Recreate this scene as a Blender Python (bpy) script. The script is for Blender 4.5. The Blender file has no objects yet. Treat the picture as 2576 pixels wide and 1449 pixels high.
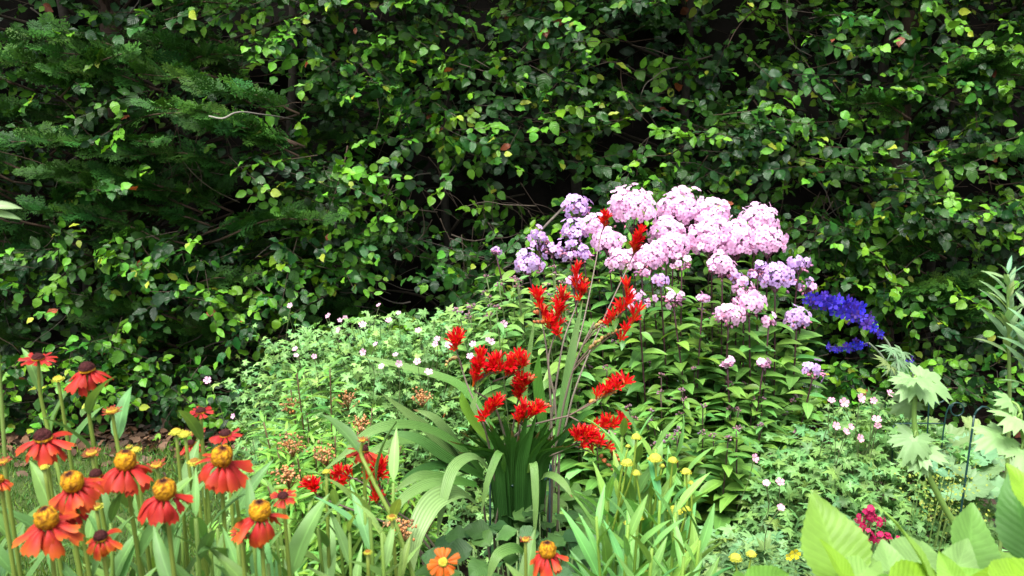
import bpy, math, random
import numpy as np
from mathutils import Vector, noise

# ------------------------------------------------------------------ camera, sky, sun, exposure
SC = bpy.context.scene
COL = SC.collection
CAM_Z, PITCH, FPX = 1.5, math.radians(12.0), 2147.0      # FPX: focal length in units of a 2576 px wide picture
cam_d = bpy.data.cameras.new('camera')
cam_d.sensor_width = 36.0
cam_d.lens = 36.0 * FPX / 2576.0
cam_d.clip_start, cam_d.clip_end = 0.02, 500
cam_d.dof.use_dof = True
cam_d.dof.focus_distance = 3.0
cam_d.dof.aperture_fstop = 11.0
cam = bpy.data.objects.new('camera', cam_d)
cam.location = (0, 0, CAM_Z)
cam.rotation_euler = (math.pi / 2 - PITCH, 0, 0)
COL.objects.link(cam)
SC.camera = cam

SUN_EL, SUN_AZ = math.radians(68), math.radians(200)     # azimuth clockwise from +Y: behind the camera, a little to the left
world = bpy.data.worlds.new('World')
SC.world = world
world.use_nodes = True
wn, wl = world.node_tree.nodes, world.node_tree.links
bg = wn['Background']
sky = wn.new('ShaderNodeTexSky')
sky.sky_type = 'NISHITA'
sky.sun_disc = False
sky.sun_elevation = SUN_EL
sky.sun_rotation = SUN_AZ
sky.dust_density = 4.0
hs = wn.new('ShaderNodeHueSaturation')                   # a thin overcast takes most of the blue out of the sky
hs.inputs['Saturation'].default_value = 0.35
wl.new(sky.outputs[0], hs.inputs['Color'])
wl.new(hs.outputs[0], bg.inputs['Color'])
bg.inputs['Strength'].default_value = 0.12
sun_d = bpy.data.lights.new('sun', 'SUN')
sun_d.energy = 2.6
sun_d.angle = math.radians(36)
sun_d.color = (1.0, 0.97, 0.92)
sun = bpy.data.objects.new('sun', sun_d)
sdir = Vector((math.sin(SUN_AZ) * math.cos(SUN_EL), math.cos(SUN_AZ) * math.cos(SUN_EL), math.sin(SUN_EL)))
sun.rotation_euler = sdir.to_track_quat('Z', 'Y').to_euler()
sun.location = (0, -3, 6)
COL.objects.link(sun)
SC.view_settings.view_transform = 'Standard'
SC.view_settings.look = 'None'
SC.view_settings.exposure = 1.38
SC.view_settings.gamma = 1.0
SC.render.engine = 'CYCLES'
SC.cycles.max_bounces = 6
SC.cycles.diffuse_bounces = 3
SC.cycles.glossy_bounces = 2
SC.cycles.transmission_bounces = 3
SC.cycles.use_denoising = True

random.seed(7)
RNG = np.random.default_rng(11)
PI = math.pi


# ------------------------------------------------------------------ helpers
def at(px, py, Y):
    """World point at horizontal distance Y seen at (px, py) of the 2576 x 1449 picture."""
    x, y = (px - 1288.0) / FPX, -(py - 724.5) / FPX
    r = np.array([x, math.cos(PITCH) + y * math.sin(PITCH), -math.sin(PITCH) + y * math.cos(PITCH)])
    return np.array([0, 0, CAM_Z]) + r * (Y / r[1])


def pxsize(n, py, Y):
    y = -(py - 724.5) / FPX
    return n / FPX * Y / (math.cos(PITCH) + y * math.sin(PITCH))


def lin(h):
    h = h.lstrip('#')
    v = np.array([int(h[i:i + 2], 16) / 255 for i in (0, 2, 4)])
    return np.where(v <= 0.04045, v / 12.92, ((v + 0.055) / 1.055) ** 2.4)


def unit(v):
    v = np.asarray(v, float)
    return v / np.maximum(np.linalg.norm(v, axis=-1, keepdims=True), 1e-9)


def frames(d, up):
    """Rotation matrices (N,3,3): columns x = side, y = d, z = the normal nearest to up."""
    y = unit(np.atleast_2d(d))
    x = unit(np.cross(y, np.atleast_2d(up) + 1e-6))
    z = np.cross(x, y)
    return np.stack([x, y, z], axis=2)


def smooth(pts, n=6):
    """Smooth curve through the points; tangents follow the spacing, so uneven spacing does not make loops."""
    P = np.asarray(pts, float)
    if len(P) < 3:
        t = np.linspace(0, 1, n + 1)[:, None]
        return P[0] * (1 - t) + P[-1] * t
    h = np.maximum(np.linalg.norm(np.diff(P, axis=0), axis=1), 1e-6)
    sl = np.diff(P, axis=0) / h[:, None]
    m = np.empty_like(P)
    m[0], m[-1] = sl[0], sl[-1]
    m[1:-1] = (sl[:-1] * h[1:, None] + sl[1:] * h[:-1, None]) / (h[1:] + h[:-1])[:, None]
    out = []
    for i in range(len(P) - 1):
        for k in range(n):
            t = k / n
            out.append((2 * t ** 3 - 3 * t * t + 1) * P[i] + (t ** 3 - 2 * t * t + t) * h[i] * m[i] + (3 * t * t - 2 * t ** 3) * P[i + 1] + (t ** 3 - t * t) * h[i] * m[i + 1])
    out.append(P[-1])
    return np.array(out)


class Tpl:
    """A small shape to be copied many times into one mesh."""
    def __init__(self, v, faces, uv=None, mix=None):
        self.v = np.asarray(v, float)
        self.loops = np.concatenate([np.asarray(f) for f in faces]).astype(np.int64)
        self.counts = np.array([len(f) for f in faces])
        self.uv = np.zeros((len(self.v), 3)) if uv is None else np.asarray(uv, float)
        self.mix = np.zeros(len(self.v)) if mix is None else np.asarray(mix, float)


class MB:
    def __init__(self):
        self.V, self.L, self.C, self.T, self.U = [], [], [], [], []
        self.n = 0

    def add(self, v, faces, tint, uv=None):
        v = np.asarray(v, float)
        tint = np.broadcast_to(np.asarray(tint, float), (len(v), 3))
        self.V.append(v)
        self.T.append(tint)
        self.U.append(np.zeros((len(v), 3)) if uv is None else np.asarray(uv, float))
        self.L.append(np.concatenate([np.asarray(f) for f in faces]).astype(np.int64) + self.n)
        self.C.append(np.array([len(f) for f in faces]))
        self.n += len(v)

    def inst(self, t, M, loc, scale, tint, tint2=None):
        N = len(loc)
        if N == 0:
            return
        sc = np.asarray(scale, float)
        sc = np.broadcast_to(sc[:, None] if sc.ndim == 1 else sc, (N, 3))
        v = np.einsum('nij,nkj->nki', M, t.v[None] * sc[:, None, :]) + np.asarray(loc)[:, None, :]
        tint = np.broadcast_to(np.asarray(tint, float), (N, 3))
        if tint2 is None:
            T = np.repeat(tint[:, None], len(t.v), 1)
        else:
            tint2 = np.broadcast_to(np.asarray(tint2, float), (N, 3))
            m = t.mix[None, :, None]
            T = tint[:, None] * (1 - m) + tint2[:, None] * m
        k = len(t.v)
        self.V.append(v.reshape(-1, 3))
        self.T.append(T.reshape(-1, 3))
        self.U.append(np.tile(t.uv, (N, 1)))
        self.L.append((t.loops[None] + (np.arange(N) * k)[:, None]).ravel() + self.n)
        self.C.append(np.tile(t.counts, N))
        self.n += N * k

    def tube(self, pts, r, tint, sides=6, tint2=None):
        P = np.asarray(pts, float)
        n = len(P)
        r = np.broadcast_to(np.asarray(r, float), (n,)) if np.ndim(r) != 1 or len(np.atleast_1d(r)) == n else np.interp(np.linspace(0, 1, n), np.linspace(0, 1, len(r)), r)
        tg = unit(np.gradient(P, axis=0))
        ref = np.array([0.31, 0.2, 0.93]) if abs(tg[0] @ np.array([0.31, 0.2, 0.93])) < 0.9 else np.array([1.0, 0, 0])
        a = unit(np.cross(tg, ref))
        b = np.cross(tg, a)
        ang = np.arange(sides) / sides * 2 * PI
        v = P[:, None] + r[:, None, None] * (a[:, None] * np.cos(ang)[None, :, None] + b[:, None] * np.sin(ang)[None, :, None])
        f = []
        for i in range(n - 1):
            for j in range(sides):
                k = (j + 1) % sides
                f.append((i * sides + j, i * sides + k, (i + 1) * sides + k, (i + 1) * sides + j))
        f.append(tuple(range(sides))[::-1])
        f.append(tuple((n - 1) * sides + j for j in range(sides)))
        T = np.asarray(tint, float)
        if tint2 is not None:
            t = np.linspace(0, 1, n)[:, None, None]
            T = np.broadcast_to(T * (1 - t) + np.asarray(tint2) * t, (n, sides, 3)).reshape(-1, 3)
        self.add(v.reshape(-1, 3), f, T)

    def ribbon(self, pts, w, up, tint, fold=0.12, cols=5, tint2=None, wavy=0.0):
        """A strap-shaped leaf along pts; w = widths along it; up = which way its face looks."""
        P = np.asarray(pts, float)
        n = len(P)
        W = np.interp(np.linspace(0, 1, n), np.linspace(0, 1, len(w)), w)
        tg = unit(np.gradient(P, axis=0))
        side = unit(np.cross(tg, np.broadcast_to(np.asarray(up, float), (n, 3)) + 1e-5))
        nr = np.cross(side, tg)
        u = np.linspace(-1, 1, cols)
        wob = wavy * np.sin(np.linspace(0, 9, n) + random.random() * 6)[:, None] * np.sign(u)[None] * (np.abs(u)[None] ** 2)
        v = P[:, None] + side[:, None] * (u[None, :, None] * W[:, None, None] / 2) + nr[:, None] * ((np.abs(u)[None] * fold + wob) * W[:, None])[:, :, None]
        uv = np.stack([np.broadcast_to(u, (n, cols)), np.repeat(np.linspace(0, 1, n)[:, None], cols, 1), np.full((n, cols), random.random())], 2)
        f = [(i * cols + j, i * cols + j + 1, (i + 1) * cols + j + 1, (i + 1) * cols + j) for i in range(n - 1) for j in range(cols - 1)]
        T = np.asarray(tint, float)
        if tint2 is not None:
            t = np.linspace(0, 1, n)[:, None, None]
            T = np.broadcast_to(T * (1 - t) + np.asarray(tint2) * t, (n, cols, 3)).reshape(-1, 3)
        self.add(v.reshape(-1, 3), f, T, uv.reshape(-1, 3))

    def build(self, name, mat, parent=None, origin=None):
        me = bpy.data.meshes.new(name)
        V = np.concatenate(self.V)
        if origin is not None:
            V = V - np.asarray(origin)
        L = np.concatenate(self.L)
        C = np.concatenate(self.C)
        me.vertices.add(len(V))
        me.vertices.foreach_set('co', V.astype(np.float32).ravel())
        me.loops.add(len(L))
        me.loops.foreach_set('vertex_index', L.astype(np.int32))
        me.polygons.add(len(C))
        me.polygons.foreach_set('loop_start', (np.cumsum(C) - C).astype(np.int32))
        me.polygons.foreach_set('loop_total', C.astype(np.int32))
        me.polygons.foreach_set('use_smooth', np.ones(len(C), bool))
        at_ = me.attributes.new('tint', 'FLOAT_COLOR', 'POINT')
        T = np.concatenate(self.T)
        at_.data.foreach_set('color', np.hstack([np.clip(T, 0, 1), np.ones((len(T), 1))]).astype(np.float32).ravel())
        au = me.attributes.new('leafuv', 'FLOAT_VECTOR', 'POINT')
        au.data.foreach_set('vector', np.concatenate(self.U).astype(np.float32).ravel())
        me.update(calc_edges=True)
        me.validate()
        me.materials.append(mat)
        o = bpy.data.objects.new(name, me)
        COL.objects.link(o)
        if parent is not None:
            o.parent = parent
        elif origin is not None:
            o.location = origin
        return o


def tag(o, label=None, cat=None, group=None, kind=None):
    if label: o['label'] = label
    if cat: o['category'] = cat
    if group: o['group'] = group
    if kind: o['kind'] = kind
    return o


def thing(name, loc, label, cat, group=None):
    o = bpy.data.objects.new(name, None)
    o.empty_display_size = 0.05
    o.location = [float(x) for x in loc]
    COL.objects.link(o)
    return tag(o, label, cat, group)


def vary(c, n, amt=0.2, hue=0.12):
    """n colours round c: lighter or darker, yellower or bluer, as leaves of one plant differ."""
    c = np.asarray(c, float)
    b = RNG.normal(1, amt, (n, 1)).clip(0.45, 1.8)
    h = RNG.normal(0, hue, (n, 1))
    return np.clip(c[None] * b * np.hstack([1 + h, np.ones((n, 1)), 1 - h]), 0.002, 0.95)


# ------------------------------------------------------------------ materials
def nodes_of(name):
    m = bpy.data.materials.new(name)
    m.use_nodes = True
    nt = m.node_tree
    p = nt.nodes['Principled BSDF']
    return m, nt, p, nt.nodes['Material Output']


def math_node(nt, op, a, b=None):
    n = nt.nodes.new('ShaderNodeMath')
    n.operation = op
    for i, x in enumerate((a, b)):
        if x is None: continue
        if isinstance(x, (int, float)): n.inputs[i].default_value = x
        else: nt.links.new(x, n.inputs[i])
    return n.outputs[0]


def tinted(name, rough=0.45, spec=0.4, trans=0.22, veins=0.0, vein_n=9.0, stripes=0.0, mottle=0.25, mscale=40.0, tcol=(1.15, 1.1, 0.5), bump=0.0, midrib=0.0):
    """Leaf, petal or stem: the colour sits on the mesh leaf by leaf; mottling, veins or pleats are added on top."""
    m, nt, p, out = nodes_of(name)
    A = nt.nodes.new('ShaderNodeAttribute'); A.attribute_name = 'tint'
    tc = nt.nodes.new('ShaderNodeTexCoord')
    nz = nt.nodes.new('ShaderNodeTexNoise')
    nz.inputs['Scale'].default_value = mscale
    nz.inputs['Detail'].default_value = 3
    nt.links.new(tc.outputs['Object'], nz.inputs['Vector'])
    val = math_node(nt, 'MULTIPLY_ADD', nz.outputs[0], mottle * 2)
    val.node.inputs[2].default_value = 1 - mottle
    height = nz.outputs[0]
    if veins or stripes or midrib:
        U = nt.nodes.new('ShaderNodeAttribute'); U.attribute_name = 'leafuv'
        s = nt.nodes.new('ShaderNodeSeparateXYZ')
        nt.links.new(U.outputs['Vector'], s.inputs[0])
        au = math_node(nt, 'ABSOLUTE', s.outputs[0])
        if veins:
            k = math_node(nt, 'SUBTRACT', math_node(nt, 'MULTIPLY', s.outputs[1], vein_n), math_node(nt, 'MULTIPLY', au, vein_n * 0.22))
            tri = math_node(nt, 'PINGPONG', k, 0.5)
            line = math_node(nt, 'LESS_THAN', tri, 0.07)
            mid = math_node(nt, 'LESS_THAN', au, 0.05)
            ln = math_node(nt, 'MAXIMUM', line, mid)
            val = math_node(nt, 'MULTIPLY', val, math_node(nt, 'ADD', math_node(nt, 'MULTIPLY', ln, veins), 1.0))
            height = math_node(nt, 'ADD', math_node(nt, 'MULTIPLY', tri, 2.0), math_node(nt, 'MULTIPLY', nz.outputs[0], 0.25))
        elif stripes:
            tri = math_node(nt, 'PINGPONG', math_node(nt, 'MULTIPLY', s.outputs[0], 3.5), 0.5)
            val = math_node(nt, 'MULTIPLY', val, math_node(nt, 'ADD', math_node(nt, 'MULTIPLY', tri, stripes * 2), 1.0 - stripes * 0.5))
            height = tri
        else:
            mid = math_node(nt, 'LESS_THAN', au, 0.09)
            val = math_node(nt, 'MULTIPLY', val, math_node(nt, 'ADD', math_node(nt, 'MULTIPLY', mid, midrib), 1.0))
    mul = nt.nodes.new('ShaderNodeVectorMath'); mul.operation = 'SCALE'
    nt.links.new(A.outputs['Color'], mul.inputs[0])
    nt.links.new(val, mul.inputs['Scale'])
    nt.links.new(mul.outputs[0], p.inputs['Base Color'])
    p.inputs['Roughness'].default_value = rough
    p.inputs['Specular IOR Level'].default_value = spec
    if bump:
        b = nt.nodes.new('ShaderNodeBump')
        b.inputs['Strength'].default_value = bump
        b.inputs['Distance'].default_value = 0.003
        nt.links.new(height, b.inputs['Height'])
        nt.links.new(b.outputs[0], p.inputs['Normal'])
    if trans:
        tr = nt.nodes.new('ShaderNodeBsdfTranslucent')
        tv = nt.nodes.new('ShaderNodeVectorMath'); tv.operation = 'MULTIPLY'
        nt.links.new(mul.outputs[0], tv.inputs[0])
        tv.inputs[1].default_value = tcol
        nt.links.new(tv.outputs[0], tr.inputs['Color'])
        mx = nt.nodes.new('ShaderNodeMixShader')
        mx.inputs[0].default_value = trans
        nt.links.new(p.outputs[0], mx.inputs[1])
        nt.links.new(tr.outputs[0], mx.inputs[2])
        nt.links.new(mx.outputs[0], out.inputs['Surface'])
    return m


M_BEECH = tinted('beech_leaf', rough=0.38, spec=0.38, trans=0.16, veins=0.22, vein_n=7, bump=0.35)
M_CONIFER = tinted('conifer_spray', rough=0.6, spec=0.25, trans=0.1)
M_BARK = tinted('bark', rough=0.85, spec=0.2, trans=0, mottle=0.5, mscale=60, bump=0.6)
M_LEAF = tinted('soft_leaf', rough=0.5, spec=0.35, trans=0.25, midrib=0.35)
M_PHLOXLEAF = tinted('phlox_leaf', rough=0.42, spec=0.42, trans=0.2, midrib=0.3)
M_BIGLEAF = tinted('broad_leaf', rough=0.5, spec=0.32, trans=0.3, veins=0.12, vein_n=11, bump=0.15, mottle=0.28, mscale=45)
M_BLADE = tinted('strap_leaf', rough=0.45, spec=0.4, trans=0.22, stripes=0.4, bump=0.5, mottle=0.12)
M_PETAL = tinted('petal', rough=0.55, spec=0.25, trans=0.28, tcol=(1.1, 0.9, 0.8), mottle=0.15, mscale=90)
M_PALEPETAL = tinted('pale_petal', rough=0.6, spec=0.2, trans=0.3, tcol=(1.0, 0.95, 1.0), mottle=0.06, mscale=90)
M_RED = tinted('scarlet_petal', rough=0.4, spec=0.3, trans=0.2, tcol=(1.1, 0.8, 0.8), mottle=0.12, mscale=90)
M_CONE = tinted('flower_disc', rough=0.8, spec=0.15, trans=0, mottle=0.4, mscale=420, bump=0.8)
M_STEM = tinted('stem', rough=0.5, spec=0.35, trans=0, mottle=0.2)
M_GRASS = tinted('grass_blade', rough=0.55, spec=0.3, trans=0.25)
M_LITTER = tinted('dead_leaf', rough=0.8, spec=0.2, trans=0.1, mottle=0.3)


def wire_mat():
    m, nt, p, out = nodes_of('green_coated_wire')
    n = nt.nodes.new('ShaderNodeTexNoise'); n.inputs['Scale'].default_value = 90
    r = nt.nodes.new('ShaderNodeValToRGB')
    r.color_ramp.elements[0].color = (0.003, 0.022, 0.02, 1)
    r.color_ramp.elements[1].color = (0.006, 0.05, 0.045, 1)
    nt.links.new(n.outputs[0], r.inputs[0]); nt.links.new(r.outputs[0], p.inputs['Base Color'])
    p.inputs['Roughness'].default_value = 0.4
    return m


def ground_mat(name, cols, scale, bump=0.6):
    m, nt, p, out = nodes_of(name)
    tc = nt.nodes.new('ShaderNodeTexCoord')
    n1 = nt.nodes.new('ShaderNodeTexNoise'); n1.inputs['Scale'].default_value = scale; n1.inputs['Detail'].default_value = 8; n1.inputs['Roughness'].default_value = 0.7
    nt.links.new(tc.outputs['Object'], n1.inputs['Vector'])
    r = nt.nodes.new('ShaderNodeValToRGB')
    e = r.color_ramp.elements
    e[0].position, e[1].position = 0.3, 0.7
    e[0].color, e[1].color = (*cols[0], 1), (*cols[-1], 1)
    for i, c in enumerate(cols[1:-1]):
        k = e.new(0.3 + 0.4 * (i + 1) / (len(cols) - 1)); k.color = (*c, 1)
    nt.links.new(n1.outputs[0], r.inputs[0]); nt.links.new(r.outputs[0], p.inputs['Base Color'])
    b = nt.nodes.new('ShaderNodeBump'); b.inputs['Strength'].default_value = bump; b.inputs['Distance'].default_value = 0.02
    nt.links.new(n1.outputs[0], b.inputs['Height']); nt.links.new(b.outputs[0], p.inputs['Normal'])
    p.inputs['Roughness'].default_value = 0.95
    p.inputs['Specular IOR Level'].default_value = 0.15
    return m


M_WIRE = wire_mat()
M_SOIL = ground_mat('dark_soil', [(0.012, 0.008, 0.006), (0.03, 0.02, 0.014), (0.07, 0.05, 0.035)], 14)
M_TURF = ground_mat('turf', [(0.02, 0.035, 0.01), (0.045, 0.075, 0.018), (0.08, 0.10, 0.035)], 9)


# ------------------------------------------------------------------ leaf and flower shapes
def leaf_tpl(width, shape, rows=6, cols=3, fold=0.15, curl=0.4, wave=0.0, stalk=0.0, serr=0.0):
    """A leaf of length 1 along +Y, face +Z; curl bends the tip down."""
    us = np.linspace(-1, 1, cols)
    v, uv, mix = [], [], []
    y = z = 0.0
    for i in range(rows + 1):
        t = i / rows
        hw = width / 2 * shape(t)
        if serr and 0 < i < rows: hw *= 1 + serr * (1 if i % 2 else -1)
        if i:
            a = -curl * (t - 0.5 / rows)
            y += math.cos(a) / rows; z += math.sin(a) / rows
        for u in us:
            v.append((u * hw, y + (0.02 * abs(u)), z + fold * abs(u) * hw * 2 + wave * math.sin(t * 13 + u * 2) * abs(u) * width))
            uv.append((u, t, 0))
            mix.append(abs(u) * 0.5 + t * 0.5)
    f = [(i * cols + j, i * cols + j + 1, (i + 1) * cols + j + 1, (i + 1) * cols + j) for i in range(rows) for j in range(cols - 1)]
    v = np.array(v); v[:, 1] += stalk
    return Tpl(v, f, uv, mix)


ovate = lambda t: max(0.03, math.sin(PI * min(1, t) ** 0.85) ** 0.75)
beech = lambda t: max(0.03, math.sin(PI * t ** 0.78) ** 0.8)
ovate_tip = lambda t: max(0.02, math.sin(PI * t ** 0.62) ** 0.9 * (1 - 0.25 * t))
broad_tip = lambda t: max(0.015, math.sin(PI * t ** 0.74) ** 0.95 * (1 - 0.12 * t))
lance = lambda t: max(0.03, math.sin(PI * t ** 0.7) ** 0.9)
T_BEECH = [leaf_tpl(0.64, beech, 7, 3, 0.10, 0.5, 0.05, serr=0.05), leaf_tpl(0.58, beech, 7, 3, 0.2, -0.25, 0.09, serr=0.05), leaf_tpl(0.70, beech, 7, 3, 0.05, 0.9, 0.07, serr=0.05)]
T_PHLOX = leaf_tpl(0.37, lance, 5, 3, 0.14, 0.75)
T_WHORL = leaf_tpl(0.21, lance, 4, 3, 0.1, 0.6)
T_LANCE = leaf_tpl(0.21, lance, 7, 3, 0.18, 0.7, 0.04)
T_SLIM = leaf_tpl(0.165, lance, 7, 3, 0.2, 0.45, 0.04)
T_NARROW = leaf_tpl(0.12, lance, 6, 3, 0.15, 0.6)
T_BROAD = leaf_tpl(0.62, ovate_tip, 22, 9, 0.1, 0.6, 0.02, serr=0.03)
T_FLATBROAD = leaf_tpl(0.62, broad_tip, 24, 9, 0.13, 0.15, 0.02, serr=0.035)
T_ROUND = leaf_tpl(0.8, ovate, 6, 5, 0.08, 0.8, 0.09)


def lobed_tpl(lobes=5, cut=0.35, spread=300, teeth=0.72, notch=0.64, cup=0.15, seed=0):
    """A palmate leaf of radius 1 with its stalk end at the origin, main lobe along +Y."""
    rr = random.Random(seed)
    out = []
    a0 = -spread / 2
    step = spread / lobes
    for l in range(lobes):
        size = 1.0 - 0.28 * abs(l - (lobes - 1) / 2) / ((lobes - 1) / 2)
        for fa, r in ((0.0, cut), (0.22, teeth), (0.33, notch), (0.5, 1.0), (0.67, notch), (0.78, teeth)):
            out.append((math.radians(a0 + (l + fa) * step), r * size * rr.uniform(0.93, 1.07), r, fa))
    out.append((math.radians(a0 + spread), cut * 0.72, cut, 0.0))
    v, uv = [(0, 0, 0)], [(0, 0, 0)]
    for a, r2, r, fa in out:                                # the inner ring lies high on the ribs and low between them
        q = 0.5 * (r2 + cut * 0.5)
        v.append((math.sin(a) * q, math.cos(a) * q, -cup * q * q + (0.05 if fa == 0.5 else -0.02)))
        uv.append((0.3, r * 0.5, 0))
    for a, r2, r, fa in out:
        v.append((math.sin(a) * r2, math.cos(a) * r2, -cup * 1.4 * r2 * r2 + rr.uniform(-0.06, 0.06)))
        uv.append((0.3, r, 0))
    n = len(out)
    f = [(0, i, i + 1) for i in range(1, n)] + [(i, i + n, i + n + 1, i + 1) for i in range(1, n)]
    return Tpl(v, [tuple(reversed(x)) for x in f], uv, [u[1] for u in uv])


T_GERAN = [lobed_tpl(5, 0.34, 300, seed=1), lobed_tpl(5, 0.42, 280, cup=0.3, seed=2)]
T_MALLOW = lobed_tpl(5, 0.5, 290, 0.84, 0.70, 0.3, seed=3)
T_CUT = lobed_tpl(7, 0.2, 290, 0.62, 0.45, 0.2, seed=4)
T_SCALLOP = lobed_tpl(9, 0.86, 330, 0.97, 0.95, -0.15, seed=5)


def floret_tpl(n=5, pw=0.95, cup=0.0, notch=0.0, inner=0.18):
    """A flat flower of radius 1 facing +Z with n rounded petals; mix is 1 at the eye."""
    v, f, mix = [(0, 0, -0.04)], [], [1.0]
    for i in range(n):
        a = 2 * PI * i / n
        w = PI / n * pw
        base = len(v)
        for (r, da, z, m) in ((inner, -w * 0.55, 0, 0.35), (inner, w * 0.55, 0, 0.35), (0.62, -w, 0.04, 0), (0.62, w, 0.04, 0),
                              (0.93, -w * 0.62, 0.0, 0), (0.93, w * 0.62, 0.0, 0), (1.0 - notch, 0, -0.03, 0)):
            v.append((math.sin(a + da) * r, math.cos(a + da) * r, z + cup * r * r)); mix.append(m)
        f += [(0, base + 1, base), (base, base + 1, base + 3, base + 2), (base + 2, base + 3, base + 5, base + 4), (base + 4, base + 5, base + 6)]
    return Tpl(v, [tuple(reversed(x)) for x in f], None, mix)


T_FLORET = floret_tpl(5, 1.02, -0.08)
T_GERFLOWER = floret_tpl(5, 0.9, 0.35, 0.08)


def trumpet_tpl():
    """Crocosmia flower, length 1 along +Y: a narrow tube opening into six pointed spreading petals."""
    v, f, mix = [], [], []
    for (y, r, m) in ((0, 0.04, 1), (0.3, 0.06, 0.5), (0.52, 0.12, 0.05)):
        for k in range(6):
            a = 2 * PI * k / 6
            v.append((math.cos(a) * r, y, math.sin(a) * r)); mix.append(m)
    for i in range(2):
        for k in range(6):
            f.append((i * 6 + k, i * 6 + (k + 1) % 6, i * 6 + 6 + (k + 1) % 6, i * 6 + 6 + k))
    for k in range(6):
        a = 2 * PI * (k + 0.5) / 6
        b = len(v)
        for (y, r, w, z) in ((0.5, 0.115, 0.06, 0), (0.72, 0.19, 0.085, 0.02), (0.9, 0.29, 0.065, 0.02), (1.02, 0.40, 0.006, 0)):
            for s in (-1, 1):
                v.append((math.cos(a) * r - math.sin(a) * w * s, y, math.sin(a) * r + math.cos(a) * w * s)); mix.append(0)
        for i in range(3):
            f.append((b + i * 2, b + i * 2 + 1, b + i * 2 + 3, b + i * 2 + 2))
    for k in range(3):                                      # stamens
        a = 2 * PI * k / 3 + 0.4
        b = len(v)
        for (y, r) in ((0.45, 0.03), (1.02, 0.12)):
            for s in (-1, 1):
                v.append((math.cos(a) * r + 0.012 * s, y, math.sin(a) * r)); mix.append(1)
        f.append((b, b + 1, b + 3, b + 2))
    return Tpl(v, f, None, mix)


T_TRUMPET = trumpet_tpl()


def ball_tpl(n=8, m=6, sy=1.0):
    v, f = [], []
    for i in range(m + 1):
        a = PI * i / m
        for j in range(n):
            b = 2 * PI * j / n
            r = max(0.02, math.sin(a))
            v.append((r * math.cos(b), -math.cos(a) * sy, r * math.sin(b)))
    for i in range(m):
        for j in range(n):
            k = (j + 1) % n
            f.append((i * n + j, (i + 1) * n + j, (i + 1) * n + k, i * n + k))
    return Tpl(v, f, None, [0.5 - 0.5 * math.cos(PI * (q // n) / m) for q in range(len(v))])


T_BUD = ball_tpl(6, 5, 1.5)


T_STAR = floret_tpl(5, 0.85, 0.22, -0.12, 0.2)


def frond_tpl(seed=0):
    """A flat feathery conifer spray, length 1 along +Y."""
    rr = random.Random(seed)
    v, f, mix = [], [], []

    def sliver(p, q, w, m0, m1):
        d = unit(np.array(q) - np.array(p)); s = np.cross(d, [0, 0, 1]) * w
        b = len(v)
        mid = (np.array(p) * 0.5 + np.array(q) * 0.5)
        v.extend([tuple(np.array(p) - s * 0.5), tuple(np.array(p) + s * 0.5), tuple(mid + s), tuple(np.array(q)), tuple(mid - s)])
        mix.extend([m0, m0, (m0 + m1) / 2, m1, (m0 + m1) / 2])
        f.append((b, b + 1, b + 2, b + 3, b + 4))
    n = 8
    for i in range(n):
        s = i / n
        for side in (-1, 1):
            L = (0.42 * (1 - s) + 0.1) * rr.uniform(0.7, 1.15)
            a = math.radians(rr.uniform(32, 52)) * side
            p = np.array([0, s + rr.uniform(0, 0.05), -0.12 * s * s])
            d = np.array([math.sin(a), math.cos(a), rr.uniform(-0.45, 0.3)])
            sliver(p, p + d * L, 0.016, 0.1, 0.8)
            k = max(2, int(L / 0.10))
            for j in range(k):
                q = p + d * L * (j + 0.6) / (k + 0.3)
                for sd in (-1, 1):
                    a2 = a + math.radians(rr.uniform(30, 50)) * sd
                    l2 = (0.13 * (1 - j / (k + 1)) + 0.04) * rr.uniform(0.7, 1.2)
                    sliver(q, q + np.array([math.sin(a2), math.cos(a2), rr.uniform(-0.3, 0.15)]) * l2, 0.026, 0.2, 1.0)
    sliver(np.array([0, 0, 0]), np.array([0, 1.05, -0.14]), 0.014, 0, 0.8)
    return Tpl(v, f, None, mix)


T_FROND = [frond_tpl(1), frond_tpl(2), frond_tpl(3)]


def tubey_tpl():
    v, f = [], []
    for i, (y, r) in enumerate(((0, 1), (0.5, 0.75), (1, 0.35))):
        for j in range(4):
            a = PI / 2 * j
            v.append((math.cos(a) * r * 0.008 + 0.03 * math.sin(y * PI), y, math.sin(a) * r * 0.008))
    for i in range(2):
        for j in range(4):
            k = (j + 1) % 4
            f.append((i * 4 + j, i * 4 + k, i * 4 + 4 + k, i * 4 + 4 + j))
    return Tpl(v, f)


T_TWIG = tubey_tpl()


# ------------------------------------------------------------------ the setting: soil, lawn
def sheet(name, x0, x1, y0, y1, z, mat, nx=40, ny=40, bumps=0.02):
    mb = MB()
    xs, ys = np.linspace(x0, x1, nx), np.linspace(y0, y1, ny)
    v = [(x, y, z + bumps * noise.noise(Vector((x * 3, y * 3, 0)))) for y in ys for x in xs]
    f = [(j * nx + i, j * nx + i + 1, (j + 1) * nx + i + 1, (j + 1) * nx + i) for j in range(ny - 1) for i in range(nx - 1)]
    mb.add(v, f, (0.05, 0.04, 0.03))
    return tag(mb.build(name, mat), kind='structure')


sheet('ground', -40, 40, -20, 60, -0.03, M_SOIL, 60, 60, 0.0)
sheet('soil', -3.6, 3.6, 0.2, 4.9, 0.0, M_SOIL, 140, 100, 0.03)
sheet('lawn', -3.6, -0.62, 1.7, 3.48, 0.035, M_TURF, 50, 40, 0.012)

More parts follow.
